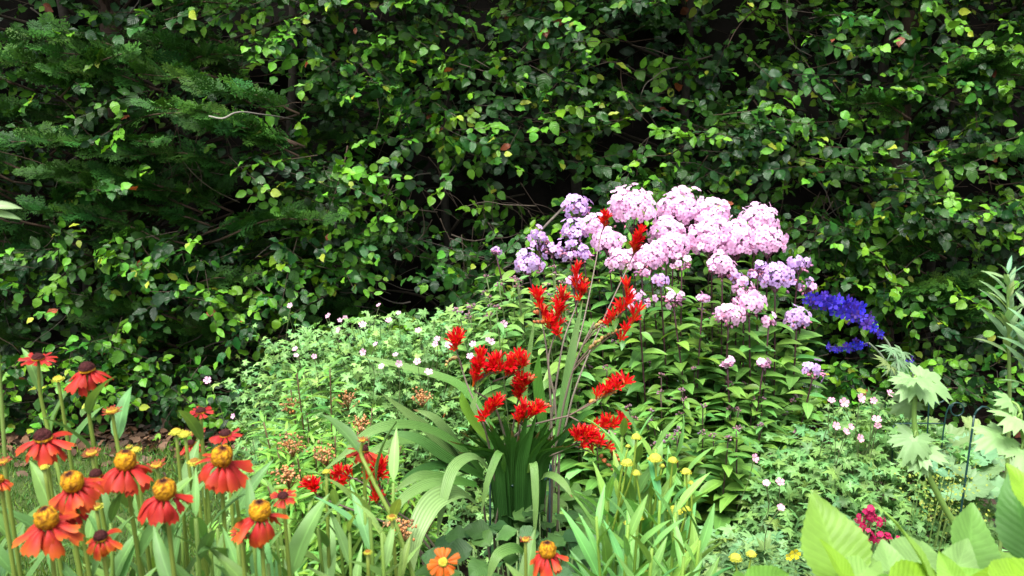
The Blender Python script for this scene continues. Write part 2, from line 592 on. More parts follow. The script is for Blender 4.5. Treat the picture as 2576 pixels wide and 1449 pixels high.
n = 60000
gx, gy = RNG.uniform(-3.4, -0.62, n), RNG.uniform(1.75, 3.52, n)
keep = np.array([noise.noise(Vector((x * 2.5, y * 2.5, 3))) * 0.5 + 0.6 + RNG.uniform(-0.3, 0.3) > 0.35 for x, y in zip(gx, gy)])
gx, gy = gx[keep], gy[keep]
n = len(gx)
mb = MB()
T_BLADE = Tpl([(-0.06, 0, 0), (0.06, 0, 0), (0.045, 0.55, 0.03), (-0.045, 0.55, 0.03), (0, 1, 0.16)], [(0, 1, 2, 3), (3, 2, 4)])
d = np.stack([RNG.normal(0, 0.5, n), RNG.normal(0, 0.5, n), np.ones(n)], 1)
mb.inst(T_BLADE, frames(d, RNG.normal(0, 1, (n, 3))), np.stack([gx, gy, np.full(n, 0.03)], 1), RNG.uniform(0.018, 0.042, n), vary((0.10, 0.20, 0.035), n, 0.3, 0.2))
tag(mb.build('grass', M_GRASS), 'short mown lawn grass beside the flower border', 'grass', kind='stuff')

n = 2600
mb = MB()
d = np.stack([RNG.normal(0, 1, n), RNG.normal(0, 1, n), RNG.normal(0.1, 0.35, n)], 1)
for q in range(2):
    s = slice(q, None, 2)
    m_ = len(d[s])
    mb.inst(T_BEECH[q], frames(d[s], RNG.normal(0, 0.35, (m_, 3)) + [0, -0.2, 1]), np.stack([RNG.uniform(-3.3, 0.4, m_), RNG.normal(3.62, 0.16, m_), RNG.uniform(0.01, 0.05, m_)], 1),
            RNG.uniform(0.03, 0.065, m_), vary((0.13, 0.075, 0.045), m_, 0.4, 0.12))
tag(mb.build('leaf_litter', M_LITTER), 'dead brown leaves lying on soil below the hedge', 'fallen leaves', kind='stuff')

# ------------------------------------------------------------------ hedge
HEDGE_Y = 3.72


def hedge_front(x, z):
    bulge = 0.07 * noise.noise(Vector((x * 1.3, 0, z * 1.3))) + 0.06 * noise.noise(Vector((x * 3.5, 7, z * 3.5)))
    return HEDGE_Y + bulge + 0.05 * max(0, z - 1.2) - 0.10 * max(0, 0.4 - z)


# hollow places in the hedge face, (px, py, half width, half height)
HOLLOWS = [(1010, 440, 120, 90), (1130, 560, 140, 110), (1290, 520, 80, 80), (560, 900, 90, 80), (2020, 560, 60, 130), (2140, 500, 90, 60), (60, 520, 110, 60),
           (520, 330, 90, 60), (1960, 90, 70, 70), (1250, 90, 70, 60), (1550, 160, 60, 50), (2050, 250, 90, 40), (30, 820, 60, 50), (350, 480, 90, 50), (1180, 250, 60, 50),
           (2330, 700, 60, 40), (640, 130, 50, 60), (2420, 480, 50, 70), (760, 860, 80, 40), (1500, 450, 60, 40), (1760, 260, 60, 40)]
HW = []
for (hx, hy, hw, hh) in HOLLOWS:
    c = at(hx, hy, HEDGE_Y)
    HW.append((c[0], c[2], pxsize(hw, hy, HEDGE_Y), pxsize(hh, hy, HEDGE_Y)))


def hollow(x, z):
    return any(((x - a) / c) ** 2 + ((z - b) / d) ** 2 < 1 for a, b, c, d in HW)


def beech_sprays(count, dmin, dmax, power, gap, zmin, zmax, seed, xr=3.1, big=1.0, keep_out=True):
    rr = random.Random(seed)
    out = []
    tries = 0
    while len(out) < count and tries < count * 12:
        tries += 1
        x, z = rr.uniform(-xr, xr), rr.uniform(zmin, zmax)
        if keep_out and hollow(x, z) and rr.random() < 0.93: continue
        nzv = noise.noise(Vector((x * 3.2, seed * 3.1, z * 4.2))) + 0.5 * noise.noise(Vector((x * 8, seed, z * 8)))
        if nzv < gap + rr.uniform(-0.12, 0.12): continue
        if keep_out and x < -0.95 and z > 0.9 and rr.random() < 0.55: continue      # conifer shows here instead
        out.append((x, hedge_front(x, z) + dmin + (dmax - dmin) * rr.random() ** power, z))
    return np.array(out)


GREEN_DK, GREEN_MD, GREEN_LT, YELLOW_G, RUST = np.array([0.010, 0.046, 0.009]), np.array([0.024, 0.096, 0.010]), np.array([0.090, 0.25, 0.015]), np.array([0.26, 0.34, 0.03]), np.array([0.22, 0.06, 0.025])


def add_sprays(mb, tw, O, size=1.0, nl=(6, 10), bright=1.0, tips=True):
    N = len(O)
    D = unit(np.stack([RNG.normal(0, 0.8, N), -np.abs(RNG.normal(0.55, 0.4, N)), RNG.normal(0.05, 0.4, N)], 1))
    UP = unit(np.stack([RNG.normal(0, 0.32, N), RNG.normal(-0.75, 0.35, N), RNG.normal(0.85, 0.25, N)], 1))
    F = frames(D, UP)
    side, nrm = F[:, :, 0], F[:, :, 2]
    L = RNG.uniform(0.13, 0.30, N) * size
    tw.inst(T_TWIG, F, O - D * L[:, None] * 0.35, np.stack([np.full(N, 0.20), L * 1.3, np.full(N, 0.20)], 1), vary((0.075, 0.055, 0.042), N, 0.35, 0.05))
    K = RNG.integers(nl[0], nl[1] + 1, N)
    base = vary(GREEN_MD, N, 0.25, 0.15)
    k_ = RNG.random(N)
    base[k_ < 0.3] = vary(GREEN_DK, N, 0.2, 0.1)[k_ < 0.3]
    base[k_ > 0.80] = vary(GREEN_LT, N, 0.2, 0.15)[k_ > 0.80]
    for j in range(nl[1]):
        ok = K > j
        s = (j + 0.4) / K
        sg = np.where(j % 2 == 0, 1, -1)
        ang = np.radians(RNG.uniform(35, 75, N)) * (1 - 0.5 * s)
        pos = O + D * (L * s)[:, None] + nrm * RNG.normal(0, 0.006, N)[:, None]
        ld = D * np.cos(ang)[:, None] + side * (np.sin(ang) * sg)[:, None] + np.array([0, 0, -0.14]) + RNG.normal(0, 0.25, (N, 3))
        up = nrm + RNG.normal(0, 0.34, (N, 3))
        sz = RNG.uniform(0.042, 0.080, N) * size * (1 - 0.35 * s)
        tint = base * RNG.normal(1, 0.16, (N, 1)).clip(0.6, 1.5)
        if tips:
            tp = (s > 0.6) & (RNG.random(N) < 0.5)
            tint[tp] = vary(GREEN_LT * 1.15, N, 0.2, 0.15)[tp]
            tp = (s > 0.8) & (RNG.random(N) < 0.13)
            tint[tp] = vary(YELLOW_G, N, 0.2, 0.1)[tp]
            tp = RNG.random(N) < 0.005
            tint[tp] = vary(RUST, N, 0.3, 0.1)[tp]
        tint = tint * bright
        which = RNG.integers(0, 3, N)
        for w in range(3):
            q = ok & (which == w)
            mb.inst(T_BEECH[w], frames(ld[q], up[q]), pos[q], np.stack([sz[q] * RNG.uniform(0.85, 1.15, q.sum()), sz[q], sz[q]], 1), tint[q])


hedge = thing('beech_hedge', (0, HEDGE_Y + 0.6, 0), 'tall dark green beech hedge behind the whole flower border', 'hedge')
horg = np.array(hedge.location)
mb, tw = MB(), MB()
add_sprays(mb, tw, beech_sprays(2500, -0.07, 0.20, 1.0, 0.03, 0.02, 2.75, 3))
add_sprays(mb, tw, beech_sprays(1500, 0.15, 0.55, 1.0, -0.05, 0.02, 2.85, 4))
# leaves at the hedge foot reach out over the soil
add_sprays(mb, tw, beech_sprays(110, -0.22, 0.05, 1.0, -0.2, 0.04, 0.42, 8, keep_out=False))
mb.build('foliage', M_BEECH, hedge, horg)
mb = MB()
add_sprays(mb, tw, beech_sprays(1500, 0.55, 1.25, 1.0, -0.3, 0.0, 3.1, 5, xr=3.5), 1.1, tips=False)
add_sprays(mb, tw, beech_sprays(500, 1.0, 1.3, 1.0, -0.9, 0.0, 3.3, 6, xr=3.9, keep_out=False), 1.5, tips=False)
# added near-black sheet inside the hedge: blocks light, stands for its deep shade
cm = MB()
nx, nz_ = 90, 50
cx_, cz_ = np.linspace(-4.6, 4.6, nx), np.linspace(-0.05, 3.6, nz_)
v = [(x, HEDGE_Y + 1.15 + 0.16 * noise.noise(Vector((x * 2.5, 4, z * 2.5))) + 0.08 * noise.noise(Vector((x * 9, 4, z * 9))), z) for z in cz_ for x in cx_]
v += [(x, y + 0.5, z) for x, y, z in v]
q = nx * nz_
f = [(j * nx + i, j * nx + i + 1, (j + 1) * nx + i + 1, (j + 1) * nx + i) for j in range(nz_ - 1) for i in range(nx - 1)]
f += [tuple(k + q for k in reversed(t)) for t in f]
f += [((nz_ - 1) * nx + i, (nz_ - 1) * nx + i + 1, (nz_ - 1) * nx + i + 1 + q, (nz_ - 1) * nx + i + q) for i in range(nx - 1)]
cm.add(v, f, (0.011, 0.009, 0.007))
cm.build('shade_core', M_BARK, hedge, horg)
add_sprays(mb, tw, beech_sprays(800, 0.0, 1.6, 1.0, -0.9, 2.75, 3.5, 9, xr=3.5, keep_out=False), 1.4, tips=False)
mb.build('inner_foliage', M_BEECH, hedge, horg)
tw.build('twigs', M_BARK, hedge, horg)
# trunks and bare branches inside
rr = random.Random(21)
for i in range(10):
    x = -3.1 + 6.2 * i / 9 + rr.uniform(-0.12, 0.12)
    y = HEDGE_Y + rr.uniform(0.65, 0.95)
    pts = [(x, y, 0)]
    for z in (0.5, 1.0, 1.6, 2.2, 2.9):
        pts.append((pts[-1][0] + rr.uniform(-0.09, 0.09), pts[-1][1] + rr.uniform(-0.06, 0.06), z))
    t = MB()
    r0 = rr.uniform(0.022, 0.045)
    t.tube(smooth(pts, 5), [r0, r0 * 0.8, r0 * 0.45], np.array([0.05, 0.045, 0.036]) * rr.uniform(0.7, 1.2), 8)
    for k in range(5):
        z = rr.uniform(0.3, 2.4)
        s = rr.choice((-1, 1))
        p0 = np.array([np.interp(z, [p[2] for p in pts], [p[0] for p in pts]), y, z])
        t.tube(smooth([p0, p0 + [s * 0.12, -0.1, 0.15], p0 + [s * 0.3, -0.22, 0.22], p0 + [s * 0.4, -0.4, 0.26]], 4), [r0 * 0.4, 0.004], (0.05, 0.04, 0.03), 5)
    t.build('trunk', M_BARK, hedge, horg)
br = MB()
for i in range(200):
    x, z = rr.uniform(-2.6, 2.6), rr.uniform(0.15, 2.2)
    y = hedge_front(x, z) + rr.uniform(0.02, 0.35)
    ang = rr.choice((rr.uniform(-0.6, 0.6), rr.uniform(2.5, 3.7), rr.uniform(-2.2, -0.9)))
    pts = [np.array([x, y, z])]
    for k in range(4):
        ang += rr.uniform(-0.5, 0.5)
        pts.append(pts[-1] + np.array([math.cos(ang), rr.uniform(-0.5, 0.2), math.sin(ang)]) * rr.uniform(0.04, 0.12))
    c = rr.choice(((0.10, 0.08, 0.06), (0.075, 0.05, 0.035), (0.14, 0.12, 0.10)))
    br.tube(smooth(pts, 3), [rr.uniform(0.002, 0.0045), 0.001], c, 4)
for (hx, hy, hw, hh) in HOLLOWS[:8]:                       # bare twigs crossing the hollows
    for k in range(6):
        p = at(hx + rr.uniform(-hw, hw) * 0.9, hy - hh * rr.uniform(-0.3, 1), HEDGE_Y + rr.uniform(0.03, 0.25))
        pts = [p]
        ang = rr.uniform(-2.3, -0.7)
        for q in range(4):
            ang += rr.uniform(-0.35, 0.35)
            pts.append(pts[-1] + np.array([math.cos(ang), rr.uniform(-0.2, 0.2), math.sin(ang)]) * rr.uniform(0.04, 0.1))
            if q == 1:
                a2 = ang + rr.choice((-0.7, 0.7))
                br.tube(smooth([pts[-1], pts[-1] + np.array([math.cos(a2) * 0.06, 0, math.sin(a2) * 0.06]), pts[-1] + np.array([math.cos(a2 - 0.2) * 0.13, -0.02, math.sin(a2 - 0.2) * 0.13])], 3), [0.0018, 0.0008], (0.12, 0.09, 0.07), 4)
        br.tube(smooth(pts, 3), [0.0022, 0.0008], (0.085, 0.062, 0.045), 4)
br.tube(smooth([at(525, 292, 3.48), at(560, 298, 3.5), at(590, 284, 3.52), at(660, 288, 3.6), at(740, 300, 3.75)], 5), [0.0032, 0.0042, 0.003, 0.0025], (0.36, 0.33, 0.29), 6, (0.08, 0.07, 0.06))
br.tube(smooth([at(1290, 665, 3.6), at(1330, 615, 3.64), at(1375, 565, 3.66), at(1420, 520, 3.75)], 5), [0.004, 0.006], (0.14, 0.12, 0.1), 6)
br.build('bare_twigs', M_BARK, hedge, horg)

# conifer growing through the hedge
conifer = thing('conifer_hedge', (-1.9, HEDGE_Y + 0.5, 0), 'feathery dark conifer growing through the beech hedge above the lawn', 'conifer')
corg = np.array(conifer.location)
mb, cb = MB(), MB()


def conifer_branch(p, d, L, nf, dark=1.0):
    d = unit(np.array(d))
    tx_ = -1.9 if p[0] < 0 else 1.9
    cb.tube(smooth([(tx_, HEDGE_Y + 0.5, max(0.1, p[2] - 0.25)), ((tx_ + p[0]) / 2, HEDGE_Y + 0.42, p[2] - 0.12), tuple(p)], 4), [0.009, 0.005], (0.05, 0.035, 0.025), 5)
    end = p + d * L + np.array([0, 0, -0.08 * L])
    pts = smooth([p, p + d * L * 0.5 + np.array([0, 0, 0.02]), end], 5)
    cb.tube(pts, [0.006, 0.002], (0.10, 0.065, 0.045), 5)
    n = nf * 2
    s = np.linspace(0.12, 1.0, n)
    P = np.stack([np.interp(s, np.linspace(0, 1, len(pts)), pts[:, k]) for k in range(3)], 1)
    side = np.where(np.arange(n) % 2 == 0, 1, -1)
    sv = np.cross(d, [0, 0, 1])
    D = d[None] * 0.8 + sv[None] * (side * RNG.uniform(0.35, 0.8, n))[:, None] + np.stack([np.zeros(n), RNG.uniform(-0.5, 0.1, n), RNG.uniform(-0.25, 0.55, n)], 1)
    D[-1] = d
    U = np.stack([RNG.normal(0, 0.5, n), RNG.normal(-0.6, 0.5, n), RNG.normal(0.7, 0.4, n)], 1)
    sz = RNG.uniform(0.075, 0.14, n) * (1.15 - 0.3 * s)
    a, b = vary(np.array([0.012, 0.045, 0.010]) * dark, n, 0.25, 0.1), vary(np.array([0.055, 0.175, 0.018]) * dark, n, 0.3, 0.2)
    w = RNG.integers(0, 3, n)
    for k in range(3):
        q = w == k
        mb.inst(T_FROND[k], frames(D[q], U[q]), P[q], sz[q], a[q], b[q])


for i in range(80):
    z = rr.uniform(0.85, 2.6)
    x = rr.uniform(-2.7, -0.85)
    if x > -1.25 and z < 1.2: continue
    y = hedge_front(x, z) + rr.uniform(0.0, 0.25)
    s = -1 if rr.random() < 0.68 else 1
    conifer_branch(np.array([x, y, z]), (s * 0.85, -0.35 + rr.uniform(-0.2, 0.15), rr.uniform(0.15, 0.5)), rr.uniform(0.3, 0.6), 12)
for i in range(46):
    z = rr.uniform(0.2, 1.5)
    x = rr.uniform(-2.7, -0.9)
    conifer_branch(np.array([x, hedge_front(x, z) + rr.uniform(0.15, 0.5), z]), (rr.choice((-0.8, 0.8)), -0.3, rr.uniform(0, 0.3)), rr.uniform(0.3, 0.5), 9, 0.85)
mb.build('foliage', M_CONIFER, conifer, corg)
cb.build('branches', M_BARK, conifer, corg)
cbt = MB()
cbt.tube(smooth([(-1.9, HEDGE_Y + 0.5, 0), (-1.92, HEDGE_Y + 0.52, 1.2), (-1.88, HEDGE_Y + 0.5, 2.9)], 5), [0.07, 0.04], (0.09, 0.06, 0.045), 9)
cbt.build('trunk', M_BARK, conifer, corg)
conifer2 = thing('conifer_hedge', (1.9, HEDGE_Y + 0.5, 0), 'thin conifer sprays poking through beech leaves behind the blue delphinium', 'conifer')
corg = np.array(conifer2.location)
mb, cb = MB(), MB()
for (px, py) in ((2120, 750), (2280, 700), (2330, 690), (2250, 740), (2310, 740), (2380, 650), (2330, 210), (2390, 230), (2290, 300), (2420, 620), (2190, 780), (2270, 820), (2430, 830), (2340, 420), (2390, 860), (2480, 760)):
    conifer_branch(at(px, py, HEDGE_Y + 0.1), (rr.choice((-0.8, 0.8)), -0.3, 0.25), 0.32, 9)
mb.build('foliage', M_CONIFER, conifer2, corg)
cb.build('branches', M_BARK, conifer2, corg)
cbt = MB()
cbt.tube(smooth([(1.9, HEDGE_Y + 0.5, 0), (1.88, HEDGE_Y + 0.5, 1.2), (1.92, HEDGE_Y + 0.5, 2.8)], 5), [0.06, 0.035], (0.09, 0.06, 0.045), 9)
cbt.build('trunk', M_BARK, conifer2, corg)


# ------------------------------------------------------------------ phlox
def leafy_stem(leaves, pts, n, size, tint, tpl, z0=0.12, z1=1.0, whorl=2, spread=0.9, droop=-0.05, sdev=0.2, tip_small=0.45):
    """Leaves in pairs or whorls up a stem."""
    P = np.asarray(pts)
    s = np.repeat(np.linspace(z0, z1, n), whorl)
    L = np.stack([np.interp(s, np.linspace(0, 1, len(P)), P[:, k]) for k in range(3)], 1)
    tg = unit(np.stack([np.interp(s, np.linspace(0, 1, len(P)), np.gradient(P, axis=0)[:, k]) for k in range(3)], 1))
    m = len(s)
    phi = np.repeat(np.arange(n) * (PI / 2 if whorl == 2 else 2.4) + random.random() * 6, whorl) + np.tile(np.arange(whorl) * 2 * PI / whorl, n) + RNG.normal(0, 0.25, m)
    ax = unit(np.cross(tg, [0.1, 1, 0.05])); ay = np.cross(tg, ax)
    out = ax * np.cos(phi)[:, None] + ay * np.sin(phi)[:, None]
    up = RNG.normal(0.35 + droop, 0.22, m)
    d = out * spread + tg * up[:, None]
    sz = size * RNG.normal(1, sdev * 0.6, m).clip(0.6, 1.4) * np.interp(s, [0, 0.25, 0.75, 1], [0.8, 1, 1, tip_small])
    leaves.inst(tpl, frames(d, tg + RNG.normal(0, 0.2, (m, 3)) + np.array([0, -0.15, 0.3])), L, np.stack([sz * RNG.uniform(0.85, 1.2, m), sz, sz], 1), vary(tint, m, sdev, 0.12))


def stem_to(top, base_shift=0.25, lean=0.0):
    """Points from the soil up to a flower."""
    cx, cy = 0.78, top[1]
    bx = top[0] + (cx - top[0]) * base_shift + random.uniform(-0.04, 0.04)
    base = np.array([bx, top[1] + random.uniform(-0.06, 0.06), 0.0])
    mid = base * 0.5 + top * 0.5 + np.array([random.uniform(-0.02, 0.02), random.uniform(-0.03, 0.02), 0])
    return smooth([base, mid, top], 7)


PINK, PINKD = np.array([0.85, 0.52, 0.76]), np.array([0.62, 0.18, 0.44])
LILAC, LILACD = np.array([0.64, 0.42, 0.80]), np.array([0.38, 0.14, 0.50])


def phlox(px, py, r, Y, label, lilac=False, tall=1.0, sparse=1.0):
    """px, py: head centre; r: head radius in picture units."""
    R = pxsize(r * 1.08, py, Y)
    c = at(px, py, Y)
    top = c - np.array([0, 0, R * 0.75])
    pts = stem_to(top)
    root = thing('phlox', pts[0], label, 'phlox', 'phlox flower heads above the leaves')
    o = pts[0]
    s = MB()
    s.tube(pts, [0.0035, 0.0026], (0.055, 0.022, 0.028), 6, (0.06, 0.02, 0.03))
    for k in range(7):
        a = k * 2.4
        e = top + np.array([math.cos(a) * R * 0.6, math.sin(a) * R * 0.6, R * (0.3 + 0.5 * random.random())])
        s.tube(smooth([top - [0, 0, R * 0.3], top * 0.6 + e * 0.4 - [0, 0, R * 0.1], e], 3), [0.0016, 0.001], (0.08, 0.025, 0.04), 4)
    s.build('stem', M_STEM, root, o)
    lv = MB()
    leafy_stem(lv, pts, 17, 0.105, (0.115, 0.26, 0.045) if not lilac else (0.125, 0.28, 0.055), T_PHLOX, 0.25, 0.9)
    lv.build('leaves', M_PHLOXLEAF, root, o)
    fr = 0.0142
    n = max(6, int(sparse * 3.3 * (R / fr) ** 2))
    i = np.arange(n)
    ct = 1 - (i + 0.5) / n * 1.5                           # dome: from the top a little below the equator
    st = np.sqrt(np.clip(1 - ct * ct, 0, 1))
    ph = i * 2.39996 + random.random() * 6
    nrm = np.stack([st * np.cos(ph), st * np.sin(ph), ct], 1)
    lump = np.array([1 + 0.36 * noise.noise(Vector(tuple(v * 1.9)) + Vector(tuple(c * 9))) for v in nrm])
    pos = c + nrm * np.array([1, 1, 0.92 * tall]) * (R * lump * RNG.uniform(0.74, 1.05, n))[:, None]
    if r < 28:                                              # small heads are loose, not round
        pos = pos + RNG.normal(0, 0.30, (n, 3)) * R
    face = unit(nrm * 0.9 + RNG.normal(0, 0.28, (n, 3)) + np.array([0, -0.45, 0.15]))
    d = np.cross(face, RNG.normal(0, 1, (n, 3)))
    a, b = (LILAC, LILACD) if lilac else (PINK, PINKD)
    h = MB()
    h.inst(T_FLORET, frames(d, face), pos, fr * RNG.uniform(0.8, 1.12, n), vary(a, n, 0.06, 0.02), vary(b, n, 0.15, 0.03))
    h.build('flower_head', M_PALEPETAL, root, o)
    bd = MB()
    m = 24
    q = RNG.normal(0, 1, (m, 3)); q[:, 2] = -np.abs(q[:, 2]) * 0.5 + 0.1
    q = unit(q)
    bd.inst(T_BUD, frames(q, [[0, 0, 1]]), c + q * R * RNG.uniform(0.7, 1.15, (m, 1)), RNG.uniform(0.0025, 0.0048, m), vary((0.34, 0.13, 0.22), m, 0.4, 0.1))
    bd.build('buds', M_STEM, root, o)


def P5(x, y, r):
    return x * 0.3472 + 1195, y * 0.3472 + 440, r * 0.3472


PH = [
    (740, 235, 95, 3.05, 'lilac phlox head standing alone at the upper end of the pink row, tall and narrow', 1),
    (1140, 245, 165, 3.0, 'large domed pink phlox head just above and behind the highest red crocosmia clusters', 0),
    (1500, 255, 160, 3.1, 'large pink phlox head at the crest of the clump, against a dark hedge gap', 0),
    (1715, 290, 130, 3.05, 'pink phlox head joined to the crest head, one step lower beside it', 0),
    (2045, 340, 135, 3.05, 'rounded pink phlox head at the far upper shoulder of the clump, black hollow behind', 0),
    (1720, 470, 165, 2.9, 'broad pink phlox head in the middle of the densest pink mass', 0),
    (1895, 480, 140, 2.92, 'pink phlox head beside the broad middle head, dropping towards the delphinium', 0),
    (2125, 490, 112, 2.95, 'pink phlox head ending the dense mass, on the side of the blue delphinium', 0),
    (1390, 420, 120, 3.0, 'pink phlox head right of the isolated red crocosmia cluster', 0),
    (1275, 600, 112, 2.85, 'pink phlox head directly below the isolated red crocosmia cluster', 0),
    (1440, 525, 105, 2.88, 'pink phlox head between the isolated crocosmia cluster and the dense pink mass', 0),
    (720, 405, 92, 3.0, 'loose lilac phlox head under the tall narrow lilac one', 1),
    (860, 380, 88, 2.98, 'pale pink phlox head beside the loose lilac head, below the half-hidden red flower', 0),
    (965, 485, 100, 2.93, 'pale pink phlox head left of the isolated red crocosmia cluster', 0),
    (460, 465, 74, 3.05, 'small lilac phlox head in front of the hedge, topmost of three separate lilac ones', 1),
    (565, 540, 64, 3.02, 'small sparse lilac phlox head between two other lilac heads', 1),
    (390, 640, 98, 2.95, 'lilac phlox head furthest along towards the dark centre of the hedge', 1),
    (1060, 615, 98, 2.88, 'pale pink phlox head with ragged lower edge, under the pale head beside the red cluster', 0),
    (1795, 660, 90, 2.8, 'separate round pink phlox head hanging below the dense pink mass', 0),
    (2180, 740, 112, 2.85, 'large mauve phlox head below the clump shoulder, just above blue delphinium', 1),
    (2350, 650, 74, 2.95, 'small mauve phlox head nearest the hedge above the delphinium spike', 1),
    (2400, 800, 62, 2.95, 'small mauve phlox head touching the start of the delphinium spike', 1),
    (1950, 810, 64, 2.75, 'white-topped pink phlox cluster above a drooping pink head', 0),
    (1990, 925, 100, 2.74, 'pink phlox head in the lower group, longest of the three there', 0),
    (1840, 1010, 95, 2.7, 'drooping pale pink phlox head, lowest big one, over bare dark stems', 0),
    (2335, 1040, 84, 2.85, 'mauve phlox head below the delphinium spike', 1),
    (1190, 900, 66, 2.7, 'white phlox cluster half hidden behind red crocosmia flowers', 0),
    (1440, 890, 68, 2.72, 'small loose pink phlox cluster above open green leaves', 0),
    (1650, 885, 34, 2.72, 'single pair of pink phlox florets on a dark stem', 0),
    (1500, 640, 50, 2.82, 'small pink phlox tuft between the lower dome and the dense mass', 0),
    (1210, 700, 46, 2.78, 'tiny pink phlox tuft hanging under the dome below the red cluster', 0),
    (690, 545, 76, 2.95, 'lilac phlox head low under the loose lilac head, behind a big leaf', 1),
    (790, 575, 62, 2.92, 'thin lilac phlox spray just above the upper red crocosmia pair', 1),
    (2130, 1060, 40, 2.75, 'little pink phlox floret group beside the mauve head', 0),
    (2050, 690, 54, 2.85, 'faint mauve phlox tuft behind the lower pink group', 1),
    (1900, 740, 52, 2.85, 'faint mauve phlox tuft under the separate round pink head', 1),
    (2450, 1420, 66, 2.7, 'lone mauve phlox head on its own stem above the pink geranium', 1),
    (2090, 1370, 34, 2.65, 'two pale phlox florets on a low dark stem in the leaves', 0),
    (1830, 1360, 34, 2.62, 'half-open pink phlox buds low among the leaves', 0),
    (710, 770, 36, 2.72, 'white phlox florets tucked behind the upper red crocosmia cluster', 0),
    (1345, 765, 36, 2.75, 'thin lilac phlox tuft under the pink domes', 1),
    (150, 552, 24, 2.95, 'tiny lilac phlox bud tip in front of the hedge, highest of its plant', 1),
]
for (x, y, r, Y, lab, li) in PH:
    a, b, c_ = P5(x, y, r)
    phlox(a, b, c_, Y, lab, bool(li), sparse=0.6 if r < 70 else (0.8 if li else 1.0))


def phlox_shoot(px, py, Y, pale):
    top = at(px, py, Y)
    pts = stem_to(top, 0.15)
    root = thing('phlox_shoot', pts[0], 'pale green leafy phlox shoot without open flowers, between geranium and hedge' if pale else 'dark stemmed leafy phlox shoot without open flowers, below the pink phlox heads', 'phlox',
                 'pale leafy phlox shoots' if pale else 'dark leafy phlox shoots')
    o = pts[0]
    s = MB(); s.tube(pts, [0.0035, 0.002], (0.06, 0.035, 0.03) if not pale else (0.10, 0.14, 0.05), 5); s.build('stem', M_STEM, root, o)
    lv = MB()
    leafy_stem(lv, pts, 18, 0.098 if pale else 0.106, (0.18, 0.36, 0.085) if pale else (0.115, 0.265, 0.045), T_PHLOX, 0.2, 1.0)
    lv.build('leaves', M_PHLOXLEAF, root, o)
    b = MB()
    m = 9
    q = unit(RNG.normal(0, 1, (m, 3)) * [1, 1, 0.5] + [0, 0, 0.9])
    b.inst(T_BUD, frames(q, [[1, 0, 0.1]]), top + q * 0.012, RNG.uniform(0.002, 0.0038, m), vary((0.22, 0.12, 0.15), m, 0.3, 0.1))
    b.build('buds', M_STEM, root, o)


rr = random.Random(5)
for i in range(74):
    px = rr.uniform(1420, 2020)
    lo = 760 if px < 1850 else 860
    py = lo + (i / 74) ** 0.8 * (1130 - lo) + rr.uniform(-20, 20)
    if px > 1930: py += 60
    phlox_shoot(px, py, 2.95 - 0.6 * (i / 74) + rr.uniform(-0.05, 0.05), False)
for i in range(34):
    px = rr.uniform(1145, 1440)
    py = rr.uniform(668, 790) + max(0, 1250 - px) * 0.5
    phlox_shoot(px, py, rr.uniform(2.6, 3.0), True)


# ------------------------------------------------------------------ mounds: geranium and spurge
def mound_points(n, cx, cy, rx, ry, h, seed, inner=0.35, front=True):
    """Points through the outer shell of a mound, with outward directions."""
    g = np.random.default_rng(seed)
    u = g.random((n, 2))
    ct = u[:, 0] ** 0.7
    ph = u[:, 1] * 2 * PI
    st = np.sqrt(1 - ct ** 2)
    d = np.stack([st * np.cos(ph), st * np.sin(ph), ct], 1)
    if front: d[:, 1] = np.where(g.random(n) < 0.75, -np.abs(d[:, 1]), d[:, 1])
    k = 1 - inner * g.random(n) ** 1.6
    k *= np.array([1 + 0.16 * noise.noise(Vector((v[0] * 2.4 + seed, v[1] * 2.4, v[2] * 2.4))) for v in d])
    return np.array([cx, cy, 0]) + d * np.array([rx, ry, h]) * k[:, None], d, k


